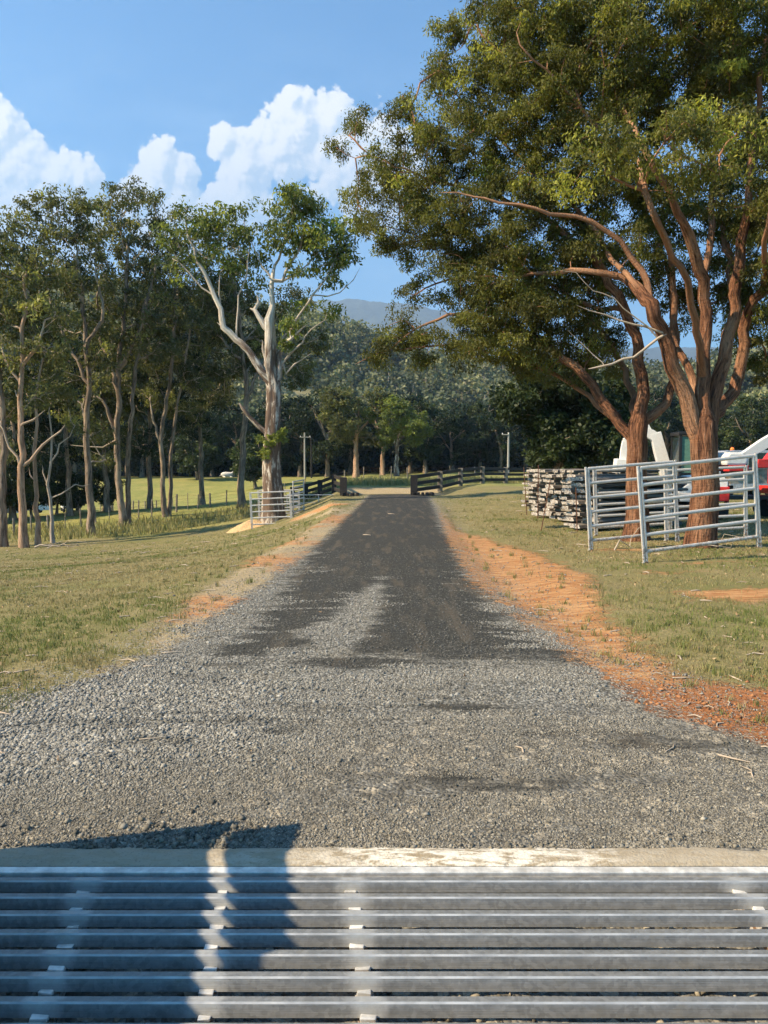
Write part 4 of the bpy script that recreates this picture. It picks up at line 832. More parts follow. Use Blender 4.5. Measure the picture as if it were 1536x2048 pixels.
def left_row():
    row_tree(31, 45, 37, .20, 'smooth orange-tan gum with forked dead limbs, its base nearest on the left lawn', 'tan_bark', [(46, 1030), (44, 960), (42, 880), (40, 800), (46, 730), (44, 660), (55, 600)],
             [(40, 560, 70, 50, 33, 2, 1, .1), (90, 530, 50, 40, 33, 1.5, 1, .1), (20, 640, 50, 50, 33, 2), (100, 630, 50, 45, 33, 2, 1, .12), (60, 720, 60, 40, 33.5, 2, .8), (10, 740, 40, 40, 32.5, 1.5, .8, .1), (110, 700, 36, 36, 32.5, 1.3, .8, .12), (20, 500, 50, 36, 33, 1.6), (75, 800, 44, 26, 33.6, 1.4, .6, .1), (25, 830, 36, 26, 33.6, 1.3, .6, .05)],
             [((50, 940), .09, (62, 918), (80, 890), (105, 875), (130, 850)), ((44, 945), .08, (33, 915), (12, 880), (0, 850)), ((46, 850), .08, (65, 835), (90, 820)), ((42, 780), .09, (20, 740), (5, 700)), ((46, 740), .10, (75, 690), (90, 640))])
    row_tree(32, 73, 38.2, .13, 'thin orange-tan gum leaning beside the nearest left one', 'tan_bark', [(72, 1020), (70, 965), (69, 900), (75, 850), (72, 790), (85, 720)], [(95, 690, 40, 34, 34.2, 1.4), (70, 640, 36, 34, 34.5, 1.4), (115, 760, 34, 26, 34, 1.2, .8), (60, 790, 30, 26, 35, 1.2, .7)], [((71, 975), .05, (60, 950), (58, 935))])
    row_tree(33, 103, 38.8, .10, 'slim pale gum with bare crooked limbs and a white stem', 'pale_bark', [(102, 1020), (99, 970), (104, 900), (100, 840)], [(130, 800, 34, 28, 35, 1.2, .7), (100, 790, 30, 26, 35, 1.2, .7), (150, 850, 26, 22, 35, 1.2, .5)], [((100, 1000), .045, (125, 985), (150, 972), (182, 968)), ((99, 970), .05, (90, 945), (85, 930)), ((104, 930), .05, (125, 890), (150, 850))], dens=9)
    row_tree(34, 2, 37.6, .22, 'dark gum cut by the left edge of the view', 'grey_bark', [(4, 1000), (8, 900), (2, 800), (-4, 700), (0, 600)], [(-20, 560, 70, 70, 34, 2.2), (-10, 470, 50, 50, 34, 2), (10, 820, 40, 50, 34.4, 1.6), (-30, 700, 60, 60, 34, 2), (5, 900, 30, 30, 35, 1.3, .7)])
    row_tree(35, 182, 43, .21, 'dark-trunked gum standing third from the left edge, crown highest on its left', 'grey_bark', [(180, 1000), (176, 930), (172, 850), (178, 770), (172, 680), (165, 600), (155, 520)],
             [(110, 410, 62, 34, 36, 2), (60, 450, 40, 34, 36, 1.8), (170, 410, 46, 34, 36, 1.8), (140, 470, 70, 40, 36.5, 2.4), (110, 540, 70, 46, 36, 2.4), (170, 560, 60, 46, 36, 2.2), (150, 640, 66, 50, 36.5, 2.4, .9, -.05), (130, 730, 50, 44, 36.5, 2, .9, -.05), (200, 720, 36, 40, 36, 1.8, .8, -.05), (190, 850, 40, 36, 37, 1.6, .7), (140, 800, 50, 34, 36.5, 1.6, .7, .1), (185, 925, 34, 26, 36.5, 1.2, .6, .1)],
             [((172, 840), .08, (168, 800), (165, 790)), ((176, 760), .12, (130, 680), (100, 600)), ((174, 700), .12, (205, 620), (190, 540))])
    row_tree(36, 246, 46.5, .22, 'thick twin-stemmed grey gum with a whitish root flare, third large trunk', 'grey_bark', [(241, 1000), (237, 930), (235, 860), (240, 800), (236, 740), (246, 660), (252, 580), (256, 500)],
             [(235, 400, 54, 30, 38, 1.8), (265, 385, 34, 24, 38, 1.4), (310, 420, 30, 34, 38, 1.6), (220, 460, 60, 36, 38, 2.4), (280, 470, 50, 36, 38, 2.2), (245, 530, 70, 40, 38.5, 2.4), (310, 540, 44, 40, 38, 2), (230, 600, 60, 40, 38, 2.2, 1, .05), (290, 620, 56, 44, 38, 2.4), (250, 690, 60, 44, 38.5, 2.2), (310, 700, 44, 40, 38.5, 2), (220, 760, 40, 34, 38.5, 1.6)],
             [((236, 880), .14, (222, 840), (215, 815), (205, 800), (190, 795), (165, 790)), ((240, 790), .14, (215, 720), (195, 640), (200, 560)), ((238, 745), .14, (270, 680), (300, 590), (320, 500)), ((236, 890), .06, (190, 895), (140, 890))], twin=((255, 0), (256, 980), (256, 900), (262, 840), (268, 760), (280, 680), (290, 600)))
    row_tree(37, 330, 49.5, .17, 'pair of smooth stems rising close together, fourth large gum of the row', 'grey_bark', [(326, 990), (325, 930), (322, 880), (335, 800), (345, 720), (350, 640), (352, 560), (365, 500)],
             [(372, 430, 30, 20, 41, 1.4), (345, 470, 34, 30, 41, 1.6), (400, 500, 30, 30, 41, 1.6), (345, 540, 50, 40, 41, 2.2), (390, 580, 44, 40, 41.5, 2), (340, 620, 54, 44, 41, 2.4), (400, 660, 44, 44, 41.5, 2.2, 1, -.1), (340, 710, 54, 44, 41.5, 2.4, 1, -.1), (390, 750, 44, 40, 41.5, 2, 1, -.1), (320, 790, 44, 34, 41, 2, 1, .05), (370, 820, 40, 30, 42, 1.8, .8, -.1)],
             [((323, 880), .10, (310, 840), (300, 800))], twin=((336, 0), (340, 990), (342, 930), (346, 870), (356, 800), (370, 730), (380, 650)))
    row_tree(38, 483, 51.5, .24, 'dark gum right behind the white-limbed one, leaning slightly', 'grey_bark', [(482, 960), (485, 900), (490, 840), (494, 790), (490, 730), (482, 660), (470, 590), (455, 530)],
             [(445, 480, 34, 26, 46, 1.6), (480, 520, 30, 30, 46, 1.6), (430, 560, 44, 40, 46, 2.2, 1, -.05), (480, 600, 44, 40, 46, 2.2, 1, -.05), (440, 650, 44, 44, 46, 2.2, 1, -.1), (510, 690, 44, 40, 47, 2, 1, -.1), (590, 600, 34, 34, 47, 2, .8), (460, 730, 50, 40, 46, 2.2, 1, -.1), (540, 640, 30, 40, 47.5, 1.6, 1, -.05), (620, 680, 40, 36, 48, 2, .8, -.05), (590, 740, 40, 40, 48, 2, .8, -.05), (430, 790, 40, 30, 47, 1.8, .8, -.1)],
             [((494, 790), .12, (520, 740), (560, 690), (590, 650)), ((490, 740), .12, (450, 690), (420, 640))], dens=12)
    # darker trees standing behind the row
    BT = [(140, 52, 'leafy dark tree behind the gap between the first and second large gums', [(135, 940), (130, 850), (128, 760), (120, 680)], [(110, 830, 50, 40, 47, 2.4), (150, 780, 50, 50, 47, 2.6), (90, 740, 60, 50, 47, 2.6), (60, 860, 50, 36, 47, 2.4), (150, 700, 60, 50, 47, 3), (130, 900, 60, 24, 48, 2.4), (80, 650, 60, 50, 47, 3)]),
          (215, 54, 'slender dark tree with low foliage behind the twin-stemmed gum', [(210, 930), (205, 850), (210, 760), (215, 660)], [(200, 900, 50, 34, 49, 2.4), (230, 830, 50, 50, 49, 2.6), (200, 760, 50, 46, 49, 2.6), (250, 760, 50, 50, 49, 2.6), (220, 680, 50, 50, 49, 2.8)]),
          (300, 57, 'dark bushy tree between the third and fourth large gums', [(298, 930), (300, 850), (295, 760), (290, 660)], [(290, 880, 50, 40, 52, 2.6), (310, 800, 60, 50, 52, 3), (270, 730, 50, 50, 52, 3), (320, 680, 60, 60, 52, 3), (290, 600, 50, 50, 52, 3)]),
          (405, 59, 'dark tree between the fourth large gum and the leaning dark one', [(402, 930), (400, 850), (405, 760), (410, 660)], [(390, 850, 44, 36, 54, 2.6), (420, 780, 50, 50, 54, 3), (380, 700, 50, 50, 54, 3), (430, 640, 44, 50, 54, 3), (390, 610, 50, 44, 54, 3)]),
          (25, 50, 'dark thicket tree low behind the orange-tan gums', [(25, 960), (28, 880), (20, 800)], [(20, 900, 46, 30, 44, 2), (30, 820, 46, 40, 44, 2.4), (10, 760, 44, 40, 44, 2.4), (60, 930, 40, 20, 44, 2)])]
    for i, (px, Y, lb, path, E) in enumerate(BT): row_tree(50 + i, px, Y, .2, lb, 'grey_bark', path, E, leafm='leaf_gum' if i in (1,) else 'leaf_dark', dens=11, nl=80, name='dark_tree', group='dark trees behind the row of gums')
def bush_tree():
    Y = 36; s = Skel(70); b = trunkbase(1120, Y); s.limb([b] + pl(Y, (1118, 950), (1122, 890), (1118, 820)), .25, .12, step=.6)
    E = [(1040, 800, 44, 36, 36, 1.6), (1020, 815, 22, 18, 36, 1.2), (1075, 770, 44, 36, 36, 2), (1130, 770, 50, 40, 36, 2.4), (1190, 800, 50, 44, 36, 2.4), (1092, 850, 40, 36, 36, 2.2), (1120, 860, 54, 50, 36, 2.6), (1190, 880, 50, 44, 36, 2.6), (1095, 900, 36, 22, 36, 2), (1130, 915, 60, 22, 36, 2.4), (1215, 850, 34, 44, 36, 2), (1100, 740, 36, 20, 36, 1.6), (1230, 780, 30, 40, 37, 1.6)]
    A, bias = ell_points(E, 17, s.q); s.grow(A, .6, .7, mind=.8); s.radii(.010, 2.3); t = s.mesh('trunk', M['grey_bark'], 1.3)
    cr = leaves('crown', A, 150, .62, .20, M['leaf_lime'], s.q, .4, np.clip(s.q.beta(1.3, 4, len(A)), 0, 1), aspect=.30); cr.data.materials[0] = M['leaf_dark2']
    assemble('leafy_tree', 'dense dark green leafy tree behind the timber stacks', 'tree', None, b, [t, cr])
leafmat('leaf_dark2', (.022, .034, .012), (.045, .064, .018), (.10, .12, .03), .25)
DEEP = 1290; red_tree_big(); DEEP = 1300; red_tree_left(); DEEP = 0; white_tree(); left_row(); bush_tree()
# ---- background trees at the far side of the paddock
BG = 'trees at the far edge of the paddock'
def bg_proto(seed, h, w, leafm, barkm, tr=.3, dens=1., base=.28):
    s = Skel(seed); q = s.q; t0 = s.limb([np.array([0, 0, -.1]), np.array([q.uniform(-.3, .3), 0, h * .22]), np.array([q.uniform(-.5, .5), q.uniform(-.5, .5), h * .45])], tr, tr * .6, step=.8)
    for k in range(4):
        a = k * 1.6 + q.uniform(-.4, .4); e = np.array([math.cos(a) * w * .30, math.sin(a) * w * .30, h * q.uniform(.6, .8)]); s.limb([s.p[t0[-1 - k % 2]] * .5 + e * .5 + q.normal(0, .3, 3), e], tr * .45, tr * .18, t0[-1 - k % 3], step=.8)
    A = []
    for k in range(int(15 * dens)):
        u = q.normal(0, 1, 3); u /= np.linalg.norm(u); c = np.array([u[0] * w * .36, u[1] * w * .36, h * (base + (1 - base) * .55) + u[2] * h * (1 - base) * .36]); n = 11
        v = q.normal(0, 1, (n, 3)); v /= np.linalg.norm(v, axis=1)[:, None]; A.append(c + v * (q.rand(n) ** .4)[:, None] * [w * .17, w * .17, h * .10])
    A = np.vstack(A); s.grow(A, .9, .7, mind=h * .15); s.radii(.014, 2.3); t = s.mesh('trunk', M[barkm], 1.3)
    cl = np.repeat(q.beta(1.6, 2.6, int(15 * dens)), 11); cr = leaves('crown', A, 64, .85, .36, M[leafm], q, .5, cl, aspect=.30)
    return t, cr, h
def place_bg():
    gum = [bg_proto(101, 14, 11, 'leaf_gum', 'tan_bark', .42, 1.3), bg_proto(102, 12, 10, 'leaf_lime', 'white_bark', .36, 1.2), bg_proto(103, 13, 10, 'leaf_dark2', 'grey_bark', .35, 1.5, .05), bg_proto(104, 12, 11, 'leaf_dark', 'grey_bark', .35, 1.6, .02), bg_proto(105, 8, 7, 'leaf_dark2', 'grey_bark', .22, 1.2, .04)]
    usd = set()
    spots = [(712, 104, 0, 1.0, 0, 'tan-trunked gum beyond the gate opening, its pinkish trunk standing clear'), (793, 103, 1, .95, 0, 'gum with white forked limbs and yellow-green crown beyond the gate opening'), (765, 112, 0, .85, 2, 'short tan-stemmed tree half hidden between the two pale gums beyond the gate'),
             (512, 98, 4, .95, 0, 'small rounded green tree left of the white-limbed gum'), (395, 112, 4, 1.0, 1, 'small rounded tree seen between the fourth and fifth large gums'),
             (655, 118, 2, 1.15, 1, 'tall dark tree directly left of the pale gums, behind the power pole'), (600, 124, 3, 1.1, 4, 'dark tree behind the leaning power pole'), (560, 128, 3, 1.1, 2, 'dark tree just right of the white-limbed trunk'), (850, 118, 2, .95, 3, 'dark green tree right of the white-forked gum'),
             (905, 122, 3, .95, 0, 'dark tree over the middle of the black timber fence'), (960, 126, 2, .9, 5, 'green tree over the black fence, left of the pale pole'), (1000, 120, 3, .9, 2, 'dark tree behind the pale pole at the right'), (1050, 128, 2, 1.0, 1, 'dark green tree peeping left of the leafy tree behind the stacks'), (1250, 105, 2, 1.0, 1, 'green tree behind the excavator arm'), (1330, 112, 3, 1.0, 2, 'dark tree behind the excavator cab'), (1420, 108, 2, .9, 3, 'green tree behind the tallest red trunk'),
             (1500, 100, 2, .85, 4, 'green tree behind the white four-wheel drive'), (1580, 104, 3, 1.0, 0, 'dark tree behind the loader at the right edge'), (470, 126, 3, 1.1, 3, 'dark tree behind the leaning dark gum'), (425, 130, 3, 1.0, 0, 'dark tree right of the small rounded tree'), (340, 128, 3, 1.1, 1, 'dark tree behind the fourth large gum'), (285, 124, 3, 1.1, 2, 'dark tree behind the twin-stemmed gum'), (215, 120, 2, 1.1, 3, 'dark tree above the pasture at the left'), (150, 118, 3, 1.2, 5, 'dark tree behind the parked dark vehicle'), (85, 116, 2, 1.2, 1, 'dark tree behind the white trailer'), (20, 118, 3, 1.2, 0, 'dark tree behind the white shed'), (-50, 118, 3, 1.2, 0, 'dark tree past the left edge'), (820, 128, 3, 1.1, 4, 'dark tree rising behind the white-forked gum'), (700, 132, 3, 1.15, 2, 'dark tree rising behind the tan-trunked gum')]
    spots += [(18, 50, 4, .46, 2, 'low dark shrub nearest the left edge behind the fence'), (62, 51, 4, .42, 1, 'low dark shrub behind the orange-tan gum'), (112, 53, 4, .45, 4, 'low dark shrub in front of the parked off-road vehicle'), (158, 54, 4, .36, 0, 'small shrub between the off-road vehicle and the second large gum'), (205, 56, 4, .42, 3, 'low shrub right of the second large gum'), (-30, 49, 4, .5, 3, 'low shrub cut by the left edge')]
    for px, Y, k, sc, rot, lb in spots:
        t, cr, h = gum[k]; x = gx(px, Y)
        if k in usd: a, b_ = t.copy(), cr.copy(); COL.objects.link(a); COL.objects.link(b_)
        else: a, b_ = t, cr; usd.add(k)
        e = empty('far_tree', (x, Y, float(height(x, Y))), lb, 'tree', BG, rot * 1.1); e.scale = (sc, sc, sc * (1 + .04 * ((rot * 7) % 3 - 1))); a.parent = e; b_.parent = e
place_bg()
# ------------------------------------------------------------------ hills and far mountain
def sky_line(px, tab): t = np.array(tab, float); return np.interp(px, t[:, 0], t[:, 1])
def hills():
    tab = [(-600, 560), (0, 575), (400, 590), (560, 606), (640, 622), (740, 655), (850, 690), (1000, 722), (1300, 735), (1536, 715), (2200, 640)]
    def hz(x, y):
        r = np.hypot(x, y) + 1e-6; px = 768 + FP * x / np.maximum(y, 60); top = 400. * (925 - sky_line(px, tab)) / FP
        t = sstep(r, 185, 430); z = -2 + (top - 6) * t ** 1.1 + fbm(x / 60., y / 60., 4) * 9 * t * (1 - t) * 4 + fbm(x / 25., y / 25., 3) * 2.5 * t
        return z - np.clip(r - 450, 0, None) * .12
    X, Yg = np.meshgrid(np.arange(-620, 621, 9.), np.arange(150, 700, 9.)); Z = hz(X, Yg); ny_, nx_ = X.shape; q0 = (np.arange(ny_ - 1)[:, None] * nx_ + np.arange(nx_ - 1)[None]).ravel()
    me = npmesh('hills', np.stack([X.ravel(), Yg.ravel(), Z.ravel() - .6], 1), np.stack([q0, q0 + 1, q0 + nx_ + 1, q0 + nx_], 1), smooth=True)
    m, b = mat('hill_ground'); n = b.noise(b.co(), .05, 5, .6); setp(b, b.mix(b.ss(n, .35, .65), (.14, .15, .06), (.26, .23, .12)), .95)
    tag(link('hills', me, m), kind='structure')
    # woodland: one mass of leafy crowns with pale stems
    q = np.random.RandomState(9); C, S, TT, st = [], [], [], []
    N = 15000; y = 178 + 300 * q.rand(N) ** .8; x = q.uniform(-1, 1, N) * (.60 * y + 20); px = 768 + FP * x / y; r = np.hypot(x, y)
    z = hz(x, y); zz_ = (z - CAMH) / y * FP; py = 925 - zz_
    meadow = (np.abs(px - 945) < 46) & (np.abs(y - 262) < 30) | (np.abs(px - 455) < 30) & (np.abs(y - 262) < 26)
    dens = np.clip(.75 + 2.4 * fbm(x / 26, y / 26, 3), .05, 1); k = (~meadow) & (q.rand(N) < dens * np.clip(1.15 - (r - 180) / 1000, .5, 1)); x, y, z = x[k], y[k], z[k]; n = len(x); h = 4.5 + 9 * q.rand(n) ** 1.3 + 3 * (q.rand(n) < .08)
    g1 = q.rand(n); tone = np.clip(fbm(x / 45, y / 45, 3) + .5 + q.normal(0, .28, n), 0, 1)
    m_ = 7; c = np.stack([x, y, z + h * .62], 1)[:, None] + q.normal(0, 1, (n, m_, 3)) * (h * .19)[:, None, None] * [1, 1, .95]; c = c.reshape(-1, 3)
    cr = leaves('forest', c, 13, 1.9, 1.5, M['leaf_far'], q, .2, np.repeat(tone, m_), aspect=.42, tj=.1); tag(cr, kind='stuff'); print('forest trees', n)
    V, F, B, base = [], [], [], 0; w = np.arange(4) * np.pi / 2; o = np.stack([np.cos(w), np.sin(w), w * 0], 1)
    sel = np.nonzero(q.rand(n) < .35)[0]; bs = np.stack([x, y, z], 1)[sel]; hh = h[sel]; lean = q.normal(0, .06, (len(sel), 2)); tp = bs + np.stack([lean[:, 0] * hh, lean[:, 1] * hh, hh * .8], 1)
    V = np.concatenate([bs[:, None] + o[None] * .30, tp[:, None] + o[None] * .12], 1).reshape(-1, 3); i = np.arange(len(sel)) * 8; F = np.concatenate([np.stack([i + a, i + (a + 1) % 4, i + 4 + (a + 1) % 4, i + 4 + a], 1) for a in range(4)])
    me = npmesh('forest_stems', V, F, smooth=True); fattr(me, 'bark', V, 3); so_ = link('forest_stems', me, M['pale_bark']); tag(so_, kind='stuff')
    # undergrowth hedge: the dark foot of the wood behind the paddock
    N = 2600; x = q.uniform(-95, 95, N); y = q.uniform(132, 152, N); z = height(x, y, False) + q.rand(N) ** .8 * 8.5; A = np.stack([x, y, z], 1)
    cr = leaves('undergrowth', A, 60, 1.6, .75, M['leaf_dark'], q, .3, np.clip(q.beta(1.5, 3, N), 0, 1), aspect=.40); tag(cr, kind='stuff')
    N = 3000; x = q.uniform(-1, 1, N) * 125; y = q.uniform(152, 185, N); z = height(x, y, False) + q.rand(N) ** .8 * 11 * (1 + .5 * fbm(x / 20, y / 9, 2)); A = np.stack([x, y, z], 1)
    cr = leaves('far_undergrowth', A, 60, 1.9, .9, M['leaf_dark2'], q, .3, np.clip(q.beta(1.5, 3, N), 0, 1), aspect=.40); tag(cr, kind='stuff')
    # far range
    xs_ = np.linspace(-1500, 1700, 420) * 2.8; ys_ = np.linspace(1300, 2250, 60) * 2.8; X, Yg = np.meshgrid(xs_, ys_); px = 768 + FP * X / Yg
    t2 = [(-400, 640), (400, 630), (560, 618), (640, 607), (700, 608), (760, 611), (830, 616), (900, 635), (1000, 672), (1200, 700), (1600, 700)]
    top = 5320. * (925 - sky_line(768 + FP * X / 5320., t2)) / FP; t = sstep(Yg, 3640, 5320); Z = -5 + top * t + fbm(X / 450, Yg / 450, 5) * 150 * t * (1 - t) * 3 + fbm(X / 84, Yg / 170, 4) * 24 * t - np.clip(Yg - 5460, 0, None) * .5
    ny_, nx_ = X.shape; q0 = (np.arange(ny_ - 1)[:, None] * nx_ + np.arange(nx_ - 1)[None]).ravel(); me = npmesh('far_mountain', np.stack([X.ravel(), Yg.ravel(), Z.ravel()], 1), np.stack([q0, q0 + 1, q0 + nx_ + 1, q0 + nx_], 1), smooth=True)
    m, b = mat('mountain_woods'); o = b.co(); n = b.noise(o, .007, 8, .65); setp(b, b.mix(b.ss(n, .35, .65), (.020, .030, .022), (.045, .06, .04)), .95, 0, b.bump(b.noise(o, .02, 6), 1, 22)); tag(link('far_mountain', me, m), kind='structure')
hills()
def air():
    m = MB(); m.box((150, 3050, 696), (10400, 6900, 1412)); hz_ = m.build('haze', bpy.data.materials.new('haze')); mt_ = hz_.data.materials[0]; mt_.use_nodes = True; t = mt_.node_tree; t.nodes.remove(t.nodes['Principled BSDF'])
    v = t.nodes.new('ShaderNodeVolumePrincipled'); v.inputs['Color'].default_value = (.50, .72, 1, 1); v.inputs['Density'].default_value = .00020; v.inputs['Anisotropy'].default_value = .2; t.links.new(v.outputs[0], t.nodes['Material Output'].inputs['Volume']); tag(hz_, kind='stuff')
# ------------------------------------------------------------------ steel yard panels
def rot2(p0, p1): return math.atan2(p1[1] - p0[1], p1[0] - p0[0])
def yard_panel(A, B, label, tilt=0., h=1.8, lean=0., nrail=6, dark=False, dz=0., group='galvanised yard panels guarding trees'):
    """A, B: ground points of the two end posts"""
    L = math.hypot(B[0] - A[0], B[1] - A[1]); rz = rot2(A, B); e = empty('yard_panel', (A[0], A[1], float(height(A[0], A[1])) + dz), label, 'yard panel', group)
    e.rotation_euler = (lean, -tilt, rz); mt = M['galvanised']; q = random.Random(int(A[0] * 100))
    for x in (0, L):
        for k in (0, 1):
            p = MB(); xx = x + (.055 if x == 0 else -.055) * k; p.box((xx, 0, h / 2 - .01 * k), (.042, .042, h - .03 * k), bev=.006)
            if k == 0: p.box((xx, 0, .015), (.08, .05, .012)); p.box((xx, -.026, h - .12), (.03, .012, .07)); p.box((xx, -.026, .30), (.03, .012, .07))
            p.build('end_post', mt, e)
    for i in range(nrail):
        z = .22 + (h - .26) * (i / (nrail - 1)) ** 1.0; r = MB(); r.tube([(.06, 0, z), (L * .5, 0, z + q.uniform(-.006, .006)), (L - .06, 0, z)], [.036, .036, .036], 10, ov=(.6, 1)); r.build('rail', mt, e)
    for x in (L * .5,) if False else ():
        pass
    return e
p1a = G(1292, 13.8); p1b = (p1a[0] + 2.44, p1a[1] + .50)
yard_panel(p1a, p1b, 'nearest galvanised panel, in front of the tallest red-barked trunk', tilt=R(5.6), h=1.83)
p2a = G(1182, 16.1); p2b = (p2a[0] + 2.12, p2a[1] + .45)
yard_panel(p2a, p2b, 'galvanised panel in front of the smaller red-barked trunk', tilt=R(4.2), h=1.83)
p3a = G(1192, 19.3); yard_panel(p3a, (p3a[0] + 2.1, p3a[1] + .25), 'galvanised panel seen behind the smaller red-barked trunk', tilt=R(2.5), h=1.75)
p4a = G(1334, 17.9); yard_panel(p4a, (p4a[0] + 2.12, p4a[1] + .3), 'galvanised panel seen behind the tallest red-barked trunk', tilt=R(2.5), h=1.75)
YL = 35.4; a = G(502, YL); b_ = G(584, YL + .1); yard_panel(a, b_, 'small pale galvanised panel in front of the white-limbed gum', tilt=R(2.2), h=1.78)
c_ = G(586, YL + .15); yard_panel((c_[0], c_[1]), (c_[0] + .30, c_[1] + 2.1), 'galvanised panel going back beside the white-limbed gum, seen edge-on', tilt=R(1), h=1.75)
a = G(517, YL + 2.4); yard_panel((a[0], a[1]), (a[0] + 2.1, a[1] + .1), 'galvanised panel behind the base of the white-limbed gum', tilt=R(1), h=1.75)
# ------------------------------------------------------------------ timber stacks
def slab_mat():
    m, b = mat('weathered_timber'); o = b.co(); rid = b.n.new('ShaderNodeObjectInfo').outputs['Random']; v = b.vm('ADD', b.map(o, (1.2, 16, 16)), b.comb(b.m('MULTIPLY', rid, 50), 0, 0))
    n = b.noise(v, 1.0, 6, .65, .4); nrm = b.sep(b.n.new('ShaderNodeNewGeometry').outputs['Normal'])
    c = b.mix(b.ss(n, .3, .7), (.065, .056, .048), (.24, .215, .185)); c = b.mix(b.ss(b.noise(v, .35, 3), .5, .7, 0, .7), c, (.12, .09, .065)); c = b.mix(b.m('MULTIPLY', rid, .45), c, (.13, .105, .08))
    e = b.attr('endgrain').outputs['Fac']; g = b.noise(b.map(o, (8, 26, 26)), 1.0, 5, .6); ec = b.mix(b.ss(g, .35, .65), (.20, .175, .145), (.50, .455, .40)); ec = b.mix(b.ss(b.noise(o, 7, 3), .55, .68, 0, .8), ec, (.10, .075, .055)); c = b.mix(e, c, ec)
    setp(b, c, .9, 0, b.bump(n, .8, .02)); M['slab'] = m
slab_mat()
def slab_mesh(seed, L, w, t):
    q = np.random.RandomState(seed); n = 9; xs_ = np.linspace(0, L, n); V = []
    prof = np.array([(-.5, -.4), (-.42, -.5), (.42, -.5), (.5, -.38), (.5, .3), (.36, .5), (-.38, .5), (-.5, .34)]) * (1 + q.uniform(-.16, .16, (8, 2)))
    for i, x in enumerate(xs_):
        pf = prof * [w, t] * (1 + q.normal(0, .035, (8, 2))) + [q.normal(0, .006), q.normal(0, .004)]
        xx = np.full(8, x) + (q.normal(0, .012, 8) if i in (0, n - 1) else 0); V += [(a_, b__[0], b__[1]) for a_, b__ in zip(xx, pf)]
    F = [[i * 8 + j, i * 8 + (j + 1) % 8, (i + 1) * 8 + (j + 1) % 8, (i + 1) * 8 + j] for i in range(n - 1) for j in range(8)]
    V += V[:8] + V[-8:]; m_ = MB(); m_.add(V, F); k = n * 8; m_.add(V[:8], [list(range(8))[::-1]]); m_.add(V[n * 8 - 8:n * 8], [list(range(8))])
    me = bpy.data.meshes.new('timber_sleeper'); bmesh.ops.recalc_face_normals(m_.bm, faces=m_.bm.faces); m_.bm.to_mesh(me); m_.bm.free()
    eg = np.zeros(len(me.vertices)); eg[k:] = 1; fattr(me, 'endgrain', eg); me.materials.append(M['slab']); return me
SLABS = [slab_mesh(200 + i, random.Random(i).uniform(3.3, 3.8), [.28, .36, .24, .40, .31, .33][i], [.075, .10, .085, .115, .08, .11][i]) for i in range(6)]
ORD = ['bottom', 'second', 'third', 'fourth', 'fifth', 'sixth', 'seventh', 'eighth', 'ninth', 'tenth', 'eleventh', 'top']
def stack(x0, y0, nl, nc, rz, which, seed, dirx=1, top='top'):
    q = random.Random(seed); z = float(height(x0 + 1, y0)) + .12; e3 = ['front', 'middle', 'back']
    for l in range(nl):
        hmax = .0
        for c in range(nc):
            me = SLABS[q.randrange(6)]; o = bpy.data.objects.new('timber_sleeper', me); COL.objects.link(o); of = (c - (nc - 1) / 2) * .40 + q.uniform(-.03, .03); yy_ = y0 + of * math.cos(rz)
            pr = q.uniform(-.22, .22); xx = x0 - of * math.sin(rz) + pr * math.cos(rz); yy_ += pr * math.sin(rz); o.location = (xx, yy_, z + q.uniform(-.015, .015)); o.rotation_euler = (q.uniform(-.03, .03), q.uniform(-.006, .006), rz + q.uniform(-.035, .035))
            tag(o, f'grey timber sleeper, {ORD[l] if l < nl - 1 else "top"} layer, {e3[c]} row, {which}', 'timber sleeper', 'weathered timber sleepers in the stacks')
        if l < nl - 1:
            for k, f in enumerate((.25, 1.8, 3.1)):
                s_ = MB(); s_.box((0, 0, 0), (.075, nc * .40 - .02, .055), bev=.006, jit=.004, rnd=q); o = s_.build('spacer_batten', M['wood_post'])
                o.location = (x0 + f * math.cos(rz), y0 + f * math.sin(rz), z + .083); o.rotation_euler = (0, 0, rz)
                tag(o, f'batten under {ORD[l + 1] if l < nl - 2 else "top"} layer, {["road end", "middle", "far right end"][k]}, {which}', 'batten', 'spacer battens between sleeper layers')
        z += .165
stack(gx(1160, 21.0), 21.0, 9, 3, R(27), 'the nearest timber stack', 1)
stack(gx(1122, 23.2), 23.2, 10, 3, R(27), 'the second timber stack from the front', 2)
stack(gx(1090, 25.4), 25.4, 10, 3, R(26), 'the third timber stack from the front', 3)
stack(gx(1066, 27.8), 27.8, 10, 3, R(26), 'the farthest timber stack', 4)
for i, (a, b_, Y, lb) in enumerate([((1048, 935), (1054, 1022), 27.0, 'rusty steel picket standing at the end of the farthest stack'), ((1101, 960), (1082, 1062), 20.6, 'rusty steel picket leaning against the second stack'), ((1152, 975), (1155, 1066), 20.4, 'rusty steel picket upright at the end of the nearest stack'), ((1077, 930), (1076, 1016), 25, 'rusty steel picket between the third and second stacks')]):
    p0 = P3(*b_, Y); p0[2] = float(height(p0[0], Y)) - .05; p1 = P3(*a, Y + .1); m_ = MB(); m_.tube([p0, p1], .019, 3); m_.tube([p0, p1], [.010, .010], 6); o = m_.build('steel_picket', M['rust']); tag(o, lb, 'picket', 'rusty pickets at the stacks')
